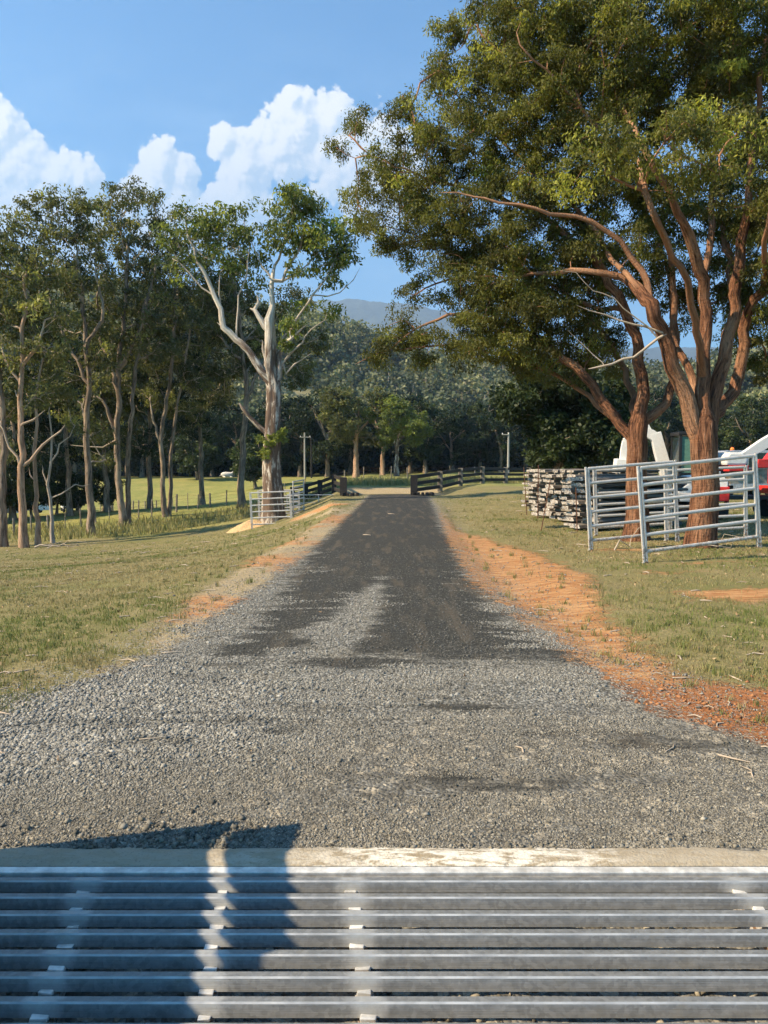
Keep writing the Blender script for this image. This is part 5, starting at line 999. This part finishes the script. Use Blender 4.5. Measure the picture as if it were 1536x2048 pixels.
# ------------------------------------------------------------------ black timber fence beside the gate opening
def post(mt, p, w, h, parent, name='post', q=random.Random(2)):
    m_ = MB(); m_.box((p[0] - parent.location.x, p[1] - parent.location.y, p[2] + h / 2 - .1 - parent.location.z), (w, w * .85, h + .2), bev=.012, jit=.01, rnd=q); return m_.build(name, mt, parent)
def timber_fence(pts, heights, label, nr=3, w=.29, mt='wood_post'):
    """pts: post ground points"""
    e = empty('timber_fence', pts[0], label, 'fence', None); q = random.Random(len(pts))
    for i, p in enumerate(pts): post(M[mt] if i else M['black_timber'], p, w * (1.35 if i == 0 else 1), heights[i], e, q=q)
    for i in range(len(pts) - 1):
        a, b__ = Vector(pts[i]), Vector(pts[i + 1]); dv = b__ - a; L = math.hypot(dv.x, dv.y)
        for k in range(nr):
            f = .28 + .66 * k / (nr - 1); za, zb = a.z + heights[i] * f - .06, b__.z + heights[i + 1] * f - .06 
            pa, pb = Vector((a.x, a.y, za)), Vector((b__.x, b__.y, zb)); mid = (pa + pb) / 2 - e.location; m_ = MB()
            m_.box(mid + Vector((0, 0, q.uniform(-.02, .02))), ((pb - pa).length - w * .9, .085, .20), (pb - pa).to_track_quat('X', 'Z').to_matrix(), bev=.01, jit=.01, rnd=q); m_.build('rail', M['black_timber'], e)
    return e
def FP_(px, py0, py1, Y=None, hh=1.25):
    Y = Y or hh * FP / (py1 - py0); x = gx(px, Y); return (x, Y, float(height(x, Y)))
rf_ = [(828, 42.5), (880, 46), (921, 49.5), (965, 53), (1011, 56), (1058, 59), (1106, 62), (1160, 65.5), (1215, 69), (1275, 73), (1340, 77), (1410, 81)]
timber_fence([G(px, Y) for px, Y in rf_], [1.15, 1.25, 1.2, 1.2, 1.2, 1.2, 1.2, 1.2, 1.2, 1.2, 1.2, 1.2], 'dark timber post and rail fence running right from the gate opening')
lf_ = [(687, 42.5), (668, 47), (640, 49), (612, 50), (585, 51)]
timber_fence([G(px, Y) for px, Y in lf_], [1.05, 1.15, 1.15, 1.15, 1.15], 'short dark timber fence running left from the gate opening', nr=3, w=.30, mt='black_timber')
def farm_gate():
    a, b__ = G(574, 44.5), G(676, 44.8); e = empty('farm_gate', a, 'pale galvanised tube gate in front of the short dark fence left of the gate opening', 'gate'); L = b__[0] - a[0]; e.rotation_euler.z = .02
    f = MB()
    for x in (0, L * .33, L * .62, L): f.tube([(x, 0, .12), (x, 0, 1.05)], .028, 8)
    for z in (.12, 1.05): f.tube([(0, 0, z), (L, 0, z)], .028, 8)
    f.build('gate_frame', M['galvanised'], e); g_ = MB()
    for z in (.35, .58, .82): g_.tube([(0, 0, z), (L, 0, z)], .017, 6)
    g_.build('cross_bars', M['galvanised'], e)
farm_gate()
# low sleeper ends beside the gate posts
for px, Y, n, lb in ((705, 42, 4, 'row of short dark timber stubs beside the left gate post'), (850, 42.3, 5, 'row of short dark timber stubs beside the right gate post')):
    x0 = gx(px, Y); m_ = MB(); q = random.Random(px); g0 = (x0, Y, float(height(x0, Y)))
    for k in range(n): m_.box(((k - n / 2) * .26, q.uniform(-.1, .1), .09), (.15, .6, .18), Matrix.Rotation(q.uniform(-.2, .2), 3, 'Z'), bev=.02, jit=.015, rnd=q)
    e = m_.build('timber_edging', M['black_timber']); e.location = g0; tag(e, lb, 'timber edging', 'short dark timber edgings at the gate')
# ------------------------------------------------------------------ wire fence along the left paddock
def wire_fence(pts, label, h=1.1, r=.05, wires=4, mt='wood_post', seed=1):
    e = empty('wire_fence', pts[0], label, 'fence'); q = random.Random(seed); tops = []
    for p in pts:
        hh = h * q.uniform(.9, 1.15); l = Vector((p[0] - e.location.x, p[1] - e.location.y, p[2] - e.location.z)); t_ = l + Vector((q.uniform(-.06, .06), 0, hh)); rr = r * q.choice([.6, 1, 1, 1.5])
        m_ = MB(); m_.tube([l - Vector((0, 0, .1)), t_], [rr, rr * .9], 7); m_.build('post', M[mt], e); tops.append((l, t_))
    for k in range(wires):
        f = .25 + .65 * k / (wires - 1); m_ = MB(); m_.tube([a.lerp(b__, f) for a, b__ in tops], .006, 3, cap=False); m_.build('wire', M['rust'], e)
wf = [(-20, 43.0), (25, 43.7), (60, 44.5), (95, 45.3), (128, 46.0), (160, 46.7), (190, 47.5), (218, 48.1), (250, 48.7), (276, 49.3), (302, 50.0), (330, 50.7), (352, 51.5), (375, 52.3), (395, 53.1), (420, 53.7), (452, 54.1), (485, 54.6), (520, 55.0)]
wire_fence([G(px, Y) for px, Y in wf], 'old wire fence with dark posts running behind the row of gums at the left')
wf2 = [(530, 66), (570, 68), (610, 70), (650, 71), (690, 71.5), (727, 71), (760, 70.5), (782, 70), (815, 70), (850, 71), (900, 73), (950, 75)]
wire_fence([G(px, Y) for px, Y in wf2], 'wire fence across the grass beyond the gate opening', seed=2, h=1.15)
wf3 = [(200, 66), (222, 68), (265, 70), (290, 73), (312, 76), (345, 80)]
wire_fence([G(px, Y) for px, Y in wf3], 'thin wire fence on the pasture beyond the old wire fence', seed=3, h=1.2)
m_ = MB(); g0 = G(222, 60); m_.tube([(0, 0, -.1), (.02, 0, 2.6)], [.16, .12], 10); o = m_.build('gate_strainer_post', M['pale_pole']); o.location = g0; tag(o, 'tall pale greenish post standing between the dark trunks at the left', 'post')
# ------------------------------------------------------------------ power poles
def power_pole(px, Y, h, r, mt, label, arm=None, cap=True):
    g0 = G(px, Y); e = empty('power_pole', g0, label, 'power pole', 'power poles'); m_ = MB(); m_.tube([(0, 0, -.2), (0, 0, h * .5), (0, 0, h)], [r, r * .85, r * .7], 10); m_.build('pole', mt, e)
    if arm:
        L, z, off = arm; m_ = MB(); m_.box((off, -.12, z), (L, .10, .12), bev=.01); m_.build('crossarm', mt, e)
        for x in (off - L * .42, off + L * .42): m_ = MB(); m_.lathe([(.0, 0), (.05, 0), (.07, .05), (.04, .09), (.06, .13), (0, .16)], (x, -.12, z + .06), n=8); m_.build('insulator', M['white_paint'], e)
    return e
power_pole(610, 112, 6.9, .17, M['concrete_pole'], 'pale power pole with a crossarm, left of the gate opening', (1.7, 6.2, .1))
power_pole(623, 113, 6.2, .13, M['black_timber'], 'dark bare power pole right beside the pale crossarm pole')
power_pole(1016, 92, 5.3, .17, M['concrete_pole'], 'pale pole with one short arm behind the dark fence at the right', (.9, 5.0, -.4))
# ------------------------------------------------------------------ vehicles and machines
def Wm(px, Y): return (gx(px, Y), Y, float(height(gx(px, Y), Y)))
def wheel(parent, c, r, w, rim='white_paint', axis='y'):
    t = MB(); t.lathe([(r * .55, -w / 2), (r * .92, -w / 2), (r, -w * .35), (r, w * .35), (r * .92, w / 2), (r * .55, w / 2)], c, axis, 20); o = t.build('wheel', M['dark_rubber'], parent)
    t = MB(); t.lathe([(0, -w * .42), (r * .2, -w * .46), (r * .56, -w * .38), (r * .56, w * .38), (r * .2, w * .46), (0, w * .42)], c, axis, 14); t.build('rim', M[rim], o)
def track(parent, L, w, h, y0, mt='dark_rubber'):
    pts = [(L / 2 * c_ - math.copysign(0, c_), 0) for c_ in (1,)]; poly = []
    for k in range(13): a = -math.pi / 2 + math.pi * k / 12; poly.append((L / 2 - h / 2 + math.cos(a) * h / 2, h / 2 + math.sin(a) * h / 2))
    for k in range(13): a = math.pi / 2 + math.pi * k / 12; poly.append((-L / 2 + h / 2 + math.cos(a) * h / 2, h / 2 + math.sin(a) * h / 2))
    m_ = MB(); m_.prism(poly, y0, y0 + w); 
    for k in range(22):
        x = -L / 2 + h / 2 + (L - h) * k / 21
        for z in (-.012, h + .012): m_.box((x, y0 + w / 2, z), (.05, w, .03))
    o = m_.build('track', M[mt], parent); 
    for k in range(5): r_ = MB(); r_.lathe([(0, y0 - .015), (h * .28, y0 - .015), (h * .3, y0 + w + .015), (0, y0 + w + .015)], (-L / 2 + h * .7 + (L - h * 1.4) * k / 4, 0, h / 2), 'y', 12); r_.build('roller', M['black_paint'], o)
def beam(parent, name, p, q_, w0, w1, t, mt, y=0):
    """tapered box arm from p to q in the x,z plane"""
    p, q_ = Vector((p[0], p[1])), Vector((q_[0], q_[1])); d_ = (q_ - p).normalized(); n_ = Vector((-d_.y, d_.x)); m_ = MB()
    mid = p.lerp(q_, .45); wm = max(w0, w1) * 1.12
    poly = [p - n_ * w0 / 2, mid - n_ * wm / 2, q_ - n_ * w1 / 2, q_ + n_ * w1 / 2, mid + n_ * wm / 2, p + n_ * w0 / 2]; m_.prism([(v.x, v.y) for v in poly], y - t / 2, y + t / 2, bev=.015); return m_.build(name, M[mt], parent)
def excavator():
    Y = 25.; g0 = Wm(1377, Y); e = empty('mini_excavator', g0, 'white and red mini excavator with black cab, between the two red trunks', 'excavator'); e.rotation_euler.z = R(-6)
    k = Y / FP
    for y0 in (-.75, .45): track(e, 1.9, .30, .50, y0)
    m_ = MB(); m_.box((0, 0, .36), (.8, .9, .28), bev=.03); m_.lathe([(0, .48), (.42, .48), (.42, .62), (0, .62)], (0, 0, 0), n=24); m_.build('undercarriage', M['black_paint'], e)
    m_ = MB(); m_.prism([(-.55, .62), (.95, .62), (1.05, .85), (1.05, 1.28), (.92, 1.45), (.55, 1.52), (-.1, 1.30), (-.55, 1.0)], -.72, .72, bev=.05); m_.build('body', M['white_paint'], e)
    m_ = MB(); m_.prism([(.15, .64), (1.07, .64), (1.09, .86), (1.09, 1.12), (.15, 1.12)], -.74, .74, bev=.03); m_.build('red_cowl', M['red_paint'], e)
    m_ = MB()   # cab frame
    cx0, cx1, cy0, cy1, z0, z1 = -.50, .42, -.70, .22, 1.0, 2.84
    for x in (cx0, cx1):
        for y in (cy0, cy1): m_.box((x, y, (z0 + z1) / 2), (.09, .09, z1 - z0), bev=.01)
    m_.box(((cx0 + cx1) / 2, (cy0 + cy1) / 2, z1 + .02), (cx1 - cx0 + .16, cy1 - cy0 + .14, .12), bev=.03); m_.box(((cx0 + cx1) / 2, cy0, 1.75), (.06, .07, 1.6)); m_.box(((cx0 + cx1) / 2, cy0, 1.55), (.92, .06, .05)); m_.box(((cx0 + cx1) / 2, -.24, 1.1), (.9, .9, .2)); cf = m_.build('cab', M['black_paint'], e)
    m_ = MB(); m_.box((cx0 + .22, cy0 + .01, 2.15), (.36, .02, 1.2)); m_.build('side_window', M['green_glass'], cf); m_ = MB(); m_.box((cx0, -.24, 2.0), (.02, .84, 1.5)); m_.build('windscreen', M['glass'], cf); m_ = MB(); m_.box((cx1, -.24, 2.1), (.02, .84, 1.2)); m_.box((cx1 - .24, cy0 + .01, 2.1), (.34, .02, 1.3)); m_.build('rear_window', M['glass'], cf)
    m_ = MB(); m_.box((.15, -.25, 1.35), (.45, .5, .14), bev=.04); m_.box((.34, -.25, 1.7), (.12, .48, .6), bev=.04); m_.build('seat', M['black_paint'], cf)
    beam(e, 'boom', (-.48, .95), (-1.05, 2.92), .34, .36, .26, 'white_paint', .38); beam(e, 'boom_elbow', (-1.0, 2.75), (-1.42, 3.02), .30, .2, .25, 'white_paint', .38)
    beam(e, 'dipper_arm', (-1.2, 3.08), (-2.06, 2.62), .30, .24, .18, 'white_paint', .38); beam(e, 'red_link', (-1.4, 3.04), (-1.7, 2.92), .16, .14, .22, 'red_paint', .38); beam(e, 'bucket_linkage', (-2.02, 2.66), (-2.12, 1.9), .22, .20, .16, 'white_paint', .38)
    m_ = MB(); m_.tube([(-.75, .38, 1.3), (-.85, .38, 2.0)], .05, 8); m_.tube([(-.85, .38, 2.0), (-.98, .38, 2.6)], .028, 8); m_.build('hydraulic_ram', M['silver_paint'], e)
    m_ = MB(); m_.tube([(-.60, .52, 1.3), (-.85, .55, 2.1), (-1.1, .52, 2.85), (-1.5, .50, 2.95)], .022, 6); m_.build('hose', M['hose'], e)
    m_ = MB(); m_.prism([(-2.36, 2.05), (-1.92, 2.0), (-1.88, 1.5), (-1.96, 1.15), (-2.26, 1.08), (-2.42, 1.40)], .12, .64, bev=.03); m_.build('bucket', M['white_paint'], e)
excavator()
def loader():
    Y = 25.; g0 = Wm(1592, Y); e = empty('compact_loader', g0, 'red tracked loader with a long white arm and lowered bucket, right edge', 'loader'); e.rotation_euler.z = R(4); e.scale = (1.1, 1.1, 1.1)
    for y0 in (-.8, .5): track(e, 1.8, .30, .55, y0)
    m_ = MB(); m_.box((0, 0, .5), (1.3, 1.0, .3), bev=.04); m_.build('undercarriage', M['black_paint'], e)
    m_ = MB(); m_.prism([(-.85, .72), (.9, .72), (.95, 1.85), (.5, 2.0), (-.55, 2.0), (-.88, 1.55)], -.72, .72, bev=.06); m_.build('body', M['red_paint'], e)
    m_ = MB(); m_.box((-.3, -.735, 1.52), (.42, .03, .34), bev=.01); 
    for z in (1.42, 1.49, 1.56, 1.63): m_.box((-.3, -.752, z), (.36, .012, .02))
    m_.build('engine_grille', M['black_paint'], e)
    m_ = MB(); m_.prism([(-.95, 1.05), (-.7, 1.0), (-.6, 2.45), (-.72, 2.62), (-.9, 2.5)], -.62, -.46, bev=.02); m_.build('arm_tower', M['white_paint'], e)
    beam(e, 'lift_arm', (-.15, 2.40), (-1.0, 2.52), .20, .22, .18, 'white_paint', -.54); beam(e, 'lift_arm', (-.95, 2.52), (-2.05, 1.85), .28, .24, .18, 'white_paint', -.54); beam(e, 'lift_arm', (-2.0, 1.88), (-2.45, 1.75), .24, .16, .18, 'white_paint', -.54)
    m_ = MB(); m_.tube([(-.75, -.64, 1.3), (-1.05, -.64, 2.1)], .05, 8); m_.tube([(-1.05, -.64, 2.1), (-1.2, -.64, 2.45)], .028, 8); m_.build('hydraulic_ram', M['silver_paint'], e)
    m_ = MB(); m_.tube([(-.5, -.7, 1.6), (-.62, -.74, 2.1), (-.9, -.72, 2.35), (-1.3, -.68, 2.2)], .022, 6); m_.build('hose', M['hose'], e)
    m_ = MB(); m_.prism([(-2.62, 1.60), (-2.0, 1.60), (-1.95, 1.78), (-2.1, 1.98), (-2.52, 1.98), (-2.66, 1.82)], -.7, .1, bev=.06); m_.build('seat_pod', M['white_paint'], e)
    m_ = MB(); m_.prism([(-1.75, 1.52), (-1.25, 1.52), (-1.28, 1.78), (-1.7, 1.78)], -.8, -.62, bev=.02); m_.prism([(-2.55, 1.42), (-1.95, 1.42), (-1.95, 1.6), (-2.55, 1.6)], -.72, .1, bev=.02); m_.build('red_bracket', M['red_paint'], e)
    m_ = MB(); m_.box((-1.85, -.55, 1.27), (1.15, .05, .44), bev=.015); m_.box((-1.85, -.30, 1.05), (1.15, .5, .04), bev=.01); m_.box((-1.28, -.3, 1.25), (.04, .5, .42)); m_.box((-2.42, -.3, 1.25), (.04, .5, .42)); bk = m_.build('bucket', M['steel_worn'], e)
    m_ = MB(); m_.box((-1.85, -.60, 1.51), (1.2, .06, .05)); m_.box((-1.85, -.60, 1.03), (1.2, .06, .05)); m_.build('bucket_lip', M['silver_paint'], bk)
    m_ = MB(); m_.box((-1.6, -.2, .62), (1.4, .12, .12), bev=.01); m_.box((-1.6, .2, .62), (1.4, .12, .12), bev=.01); m_.box((-2.2, 0, .35), (.10, .10, .7)); m_.box((-2.2, 0, 1.0), (.12, .5, .6)); m_.build('chassis_beam', M['black_paint'], e)
loader()
def car(name, g0, rz, label, cat, paint, L=4.7, H=1.85, Wd=1.85, group=None, beacon=False, hoodx=.30):
    e = empty(name, g0, label, cat, group, rz); b0 = .42
    m_ = MB(); m_.prism([(-L / 2, .45), (L / 2, .45), (L / 2, .95), (L / 2 - .1, 1.08), (L * hoodx, 1.18), (-L / 2 + .03, 1.18), (-L / 2, 1.1)], -Wd / 2, Wd / 2, bev=.06); m_.build('body', M[paint], e)
    m_ = MB(); m_.prism([(-L / 2 + .12, 1.17), (L * hoodx - .1, 1.17), (L * hoodx - .62, H - .03), (L * hoodx - .8, H), (-L / 2 + .35, H), (-L / 2 + .18, H - .08)], -Wd / 2 + .1, Wd / 2 - .1, bev=.05); cb = m_.build('cabin', M[paint], e)
    x0, x1 = -L / 2 + .3, L * hoodx - .75
    for i in range(3):
        a = x0 + (x1 - x0) * i / 3 + .04; c_ = x0 + (x1 - x0) * (i + 1) / 3 - .04
        for sgn in (-1, 1): w_ = MB(); w_.box(((a + c_) / 2, sgn * (Wd / 2 - .095), (1.22 + H - .12) / 2), (c_ - a, .02, H - .12 - 1.22), bev=.008); w_.build('side_window', M['glass'], cb)
    w_ = MB(); w_.add([(L * hoodx - .12, -Wd / 2 + .2, 1.22), (L * hoodx - .12, Wd / 2 - .2, 1.22), (L * hoodx - .58, Wd / 2 - .22, H - .09), (L * hoodx - .58, -Wd / 2 + .22, H - .09)], [[0, 1, 2, 3]]); bmesh.ops.solidify(w_.bm, geom=w_.bm.faces[:], thickness=-.02); w_.build('windscreen', M['glass'], cb)
    w_ = MB(); w_.box((-L / 2 + .13, 0, 1.48), (.03, Wd - .5, .42), bev=.008); w_.build('rear_window', M['glass'], cb)
    for x in (-L * .31, L * .33):
        for sgn in (-1, 1): wheel(e, (x, sgn * (Wd / 2 - .12), .36), .36, .24, 'silver_paint')
    for sgn in (-1, 1): l_ = MB(); l_.box((L / 2, sgn * Wd * .36, .88), (.04, .34, .18), bev=.015); l_.build('headlight', M['silver_paint'], e)
    m_ = MB(); m_.box((L / 2 + .03, 0, .56), (.12, Wd * .98, .2), bev=.03); m_.box((-L / 2 - .03, 0, .56), (.12, Wd * .98, .2), bev=.03); m_.build('bumper', M['black_paint'], e)
    if beacon: m_ = MB(); m_.lathe([(0, 0), (.10, 0), (.10, .08), (.06, .16), (0, .17)], (.1, 0, H + .0), n=12); m_.build('beacon', M['orange_lens'], e)
    return e
car('four_wheel_drive', Wm(1466, 36.5), R(184), 'silver four-wheel drive with an orange roof beacon, parked behind the red and white machines', 'car', 'silver_paint', H=2.35, beacon=True, L=5.0)
car('off_road_vehicle', Wm(140, 84), R(-62), 'dark-roofed off-road vehicle with a pale bonnet, parked in the yard beyond the left gums', 'car', 'white_paint', L=4.0, H=2.0, hoodx=.16)
def dark_top():
    e = [o for o in bpy.data.objects if o.name.startswith('off_road_vehicle')][0]
    for c in e.children:
        if c.name.startswith('cabin'): c.data.materials[0] = M['black_paint']
dark_top()
def trailer():
    e = empty('box_trailer', Wm(76, 80), 'low white trailer parked between the gum trunks at the left', 'trailer', None, R(15)); m_ = MB(); m_.box((0, 0, .75), (2.6, 1.5, .65), bev=.04); m_.build('body', M['white_paint'], e)
    m_ = MB(); m_.tube([(1.3, .5, .5), (2.2, 0, .5)], .05, 6); m_.tube([(1.3, -.5, .5), (2.2, 0, .5)], .05, 6); m_.build('drawbar', M['black_paint'], e)
    for s_ in (-1, 1): wheel(e, (-.1, s_ * .85, .33), .33, .2, 'silver_paint')
trailer()
def shed():
    e = empty('white_shed', Wm(12, 78), 'small white shed with a dark opening at the left edge behind the trunks', 'shed', None, R(5)); W_, D_, H_ = 3.0, 3.0, 2.5
    m_ = MB(); m_.box((-W_ * .34, -D_ / 2, H_ / 2), (W_ * .30, .08, H_)); m_.box((W_ * .42, -D_ / 2, H_ / 2), (W_ * .16, .08, H_)); m_.box((W_ * .08, -D_ / 2, H_ - .22), (W_ * .52, .08, .44)); m_.box((0, D_ / 2, H_ / 2), (W_, .08, H_)); m_.box((-W_ / 2, 0, H_ / 2), (.08, D_ - .1, H_)); m_.box((W_ / 2, 0, H_ / 2), (.08, D_ - .1, H_)); m_.build('wall', M['shed_wall'], e)
    m_ = MB(); m_.prism([(-W_ / 2 - .2, H_ + .02), (W_ / 2 + .2, H_ + .02), (0, H_ + .6)], -D_ / 2 - .2, D_ / 2 + .2); m_.build('roof', M['silver_paint'], e)
shed()
def cow(): 
    g0 = Wm(455, 118); e = empty('lying_cow', g0, 'white animal lying on the pasture left of the leaning dark gum', 'cow', None, R(10)); s = Skel(3); s.q = np.random.RandomState(1)
    a = s.add((-.95, 0, .42), -1, .22, 1); 
    for x, z, r in ((-.7, .5, .36), (-.3, .52, .42), (.1, .5, .42), (.45, .55, .36), (.72, .68, .24), (.95, .85, .17), (1.12, .90, .17), (1.32, .80, .12), (1.42, .76, .08)): a = s.add((x, 0, z), a, r, 1)
    for x, y in ((-.6, .32), (.45, .3), (-.6, -.32), (.45, -.3)):
        k = s.near(np.array([x, 0, .45])); b2 = s.add((x, y * .8, .22), k, .16, 1); b3 = s.add((x + .35, y * 1.25, .12), b2, .09, 1); b4 = s.add((x + .1, y * 1.5, .07), b3, .06, 1)
    for sg in (-1, 1): k = s.near(np.array([1.12, 0, .9])); b2 = s.add((1.10, sg * .16, .98), k, .05, 1); s.add((1.08, sg * .28, .98), b2, .03, 1)
    t = s.add((-1.1, 0, .4), 0, .05, 1); s.add((-1.2, .1, .15), t, .03, 1); s.radii(); o = s.mesh('body', M['cow_white'], 1, rough=.02, parent=e)
    h_ = MB(); h_.tube([(1.36, 0, .79), (1.47, 0, .75)], [.10, .06], 8); h_.build('muzzle', M['muzzle'], e)
cow()
# dirt heap beside the small panel
def mound():
    g0 = Wm(496, 36.8); n = 44; V, F = [], []; 
    for j in range(n + 1):
        for i in range(n + 1):
            x = (i / n - .5) * 3.4; y = (j / n - .5) * 2.6; r = math.hypot(x / 1.15, y / 1.0); f = max(0, 1 - r); V.append((x, y, f ** .9 * .50 + float(fbm(np.array(x * 3), np.array(y * 3), 3)) * .10 * min(1, f * 4) - .03 + float(height(g0[0] + x, g0[1] + y)) - g0[2]))
    for j in range(n):
        for i in range(n): F.append([j * (n + 1) + i, j * (n + 1) + i + 1, (j + 1) * (n + 1) + i + 1, (j + 1) * (n + 1) + i])
    simple('tan_earth', (.50, .33, .16), .95, var=.25, bump=.6, bd=.04); m_ = MB(); m_.add(V, F, 0, True); o = m_.build('dirt_mound', M['tan_earth']); o.location = g0; tag(o, 'low heap of tan earth left of the white-limbed gum', 'dirt mound')
mound()
def fallen(px, Y, L, ang, r, label, seed):
    q = random.Random(seed); g0 = G(px, Y); s = Skel(seed); P_ = [np.array([L * t * math.cos(ang), L * t * math.sin(ang), .06 + .12 * math.sin(t * 3) * q.random()]) for t in (0, .3, .6, 1)]; b = s.limb(P_, r, r * .3, None, step=.25, wob=.2)
    for k in (2, 4, 6): 
        if k < len(b): s.limb([s.p[b[k]] + np.array([q.uniform(.1, .4), q.uniform(-.4, .4), q.uniform(.05, .35)]), s.p[b[k]] + np.array([q.uniform(.5, .9), q.uniform(-.6, .6), q.uniform(.0, .3)])], r * .5, r * .2, b[k], step=.25, wob=.2)
    s.radii(); o = s.mesh('fallen_branch', M['deadwood'], 1); o.location = g0; tag(o, label, 'fallen branch', 'fallen branches near the trees')
fallen(66, 36.4, 1.9, .1, .05, 'pale fallen branch at the foot of the orange-tan gums', 5); fallen(90, 35.6, 1.2, .4, .03, 'thin fallen branch on the lawn right of the orange-tan gum', 6); fallen(1330, 15.6, 1.5, .1, .02, 'thin bare branch lying in front of the tallest red trunk', 7)
fallen(1232, 15.3, .5, .3, .02, 'short pale stick on the dirt in front of the second galvanised panel', 8)
def leaf_litter():
    q = np.random.RandomState(77); N = 6000; y = np.concatenate([4.5 + 20 * q.rand(N // 2) ** 1.3, q.normal(17, 3.2, N // 2)]); x = np.concatenate([q.uniform(-1, 1, N // 2) * (.55 * y[:N // 2]), q.normal(6.5, 2.6, N // 2)])
    sg = zones(x, y)[0]; k = ((np.maximum(sg, zones(x, y)[1]) < -.2) | (q.rand(N) < .01)) & (y > 4.3) & (y < 26); x, y = x[k], y[k]; n = len(x); a = q.uniform(0, 6.28, n); L = q.uniform(.02, .05, n); w = L * .18; z = height(x, y, False) + q.uniform(.006, .03, n)
    c, s_ = np.cos(a), np.sin(a); v = np.empty((n, 4, 3)); t = q.normal(0, .012, (n, 4))
    for i, (u, r) in enumerate(((0, 0), (.5, 1), (1, 0), (.5, -1))): v[:, i] = np.stack([x + c * L * u - s_ * w * r, y + s_ * L * u + c * w * r, z + t[:, i]], 1)
    me = npmesh('leaf_litter', v.reshape(-1, 3), np.arange(n * 4).reshape(-1, 4)); fattr(me, 'tint', np.repeat(q.rand(n), 4)); m, b = mat('dry_leaf'); setp(b, b.mix(b.attr('tint').outputs['Fac'], (.13, .07, .035), (.40, .29, .16)), .7)
    tag(link('leaf_litter', me, m), kind='stuff')
leaf_litter()
air()
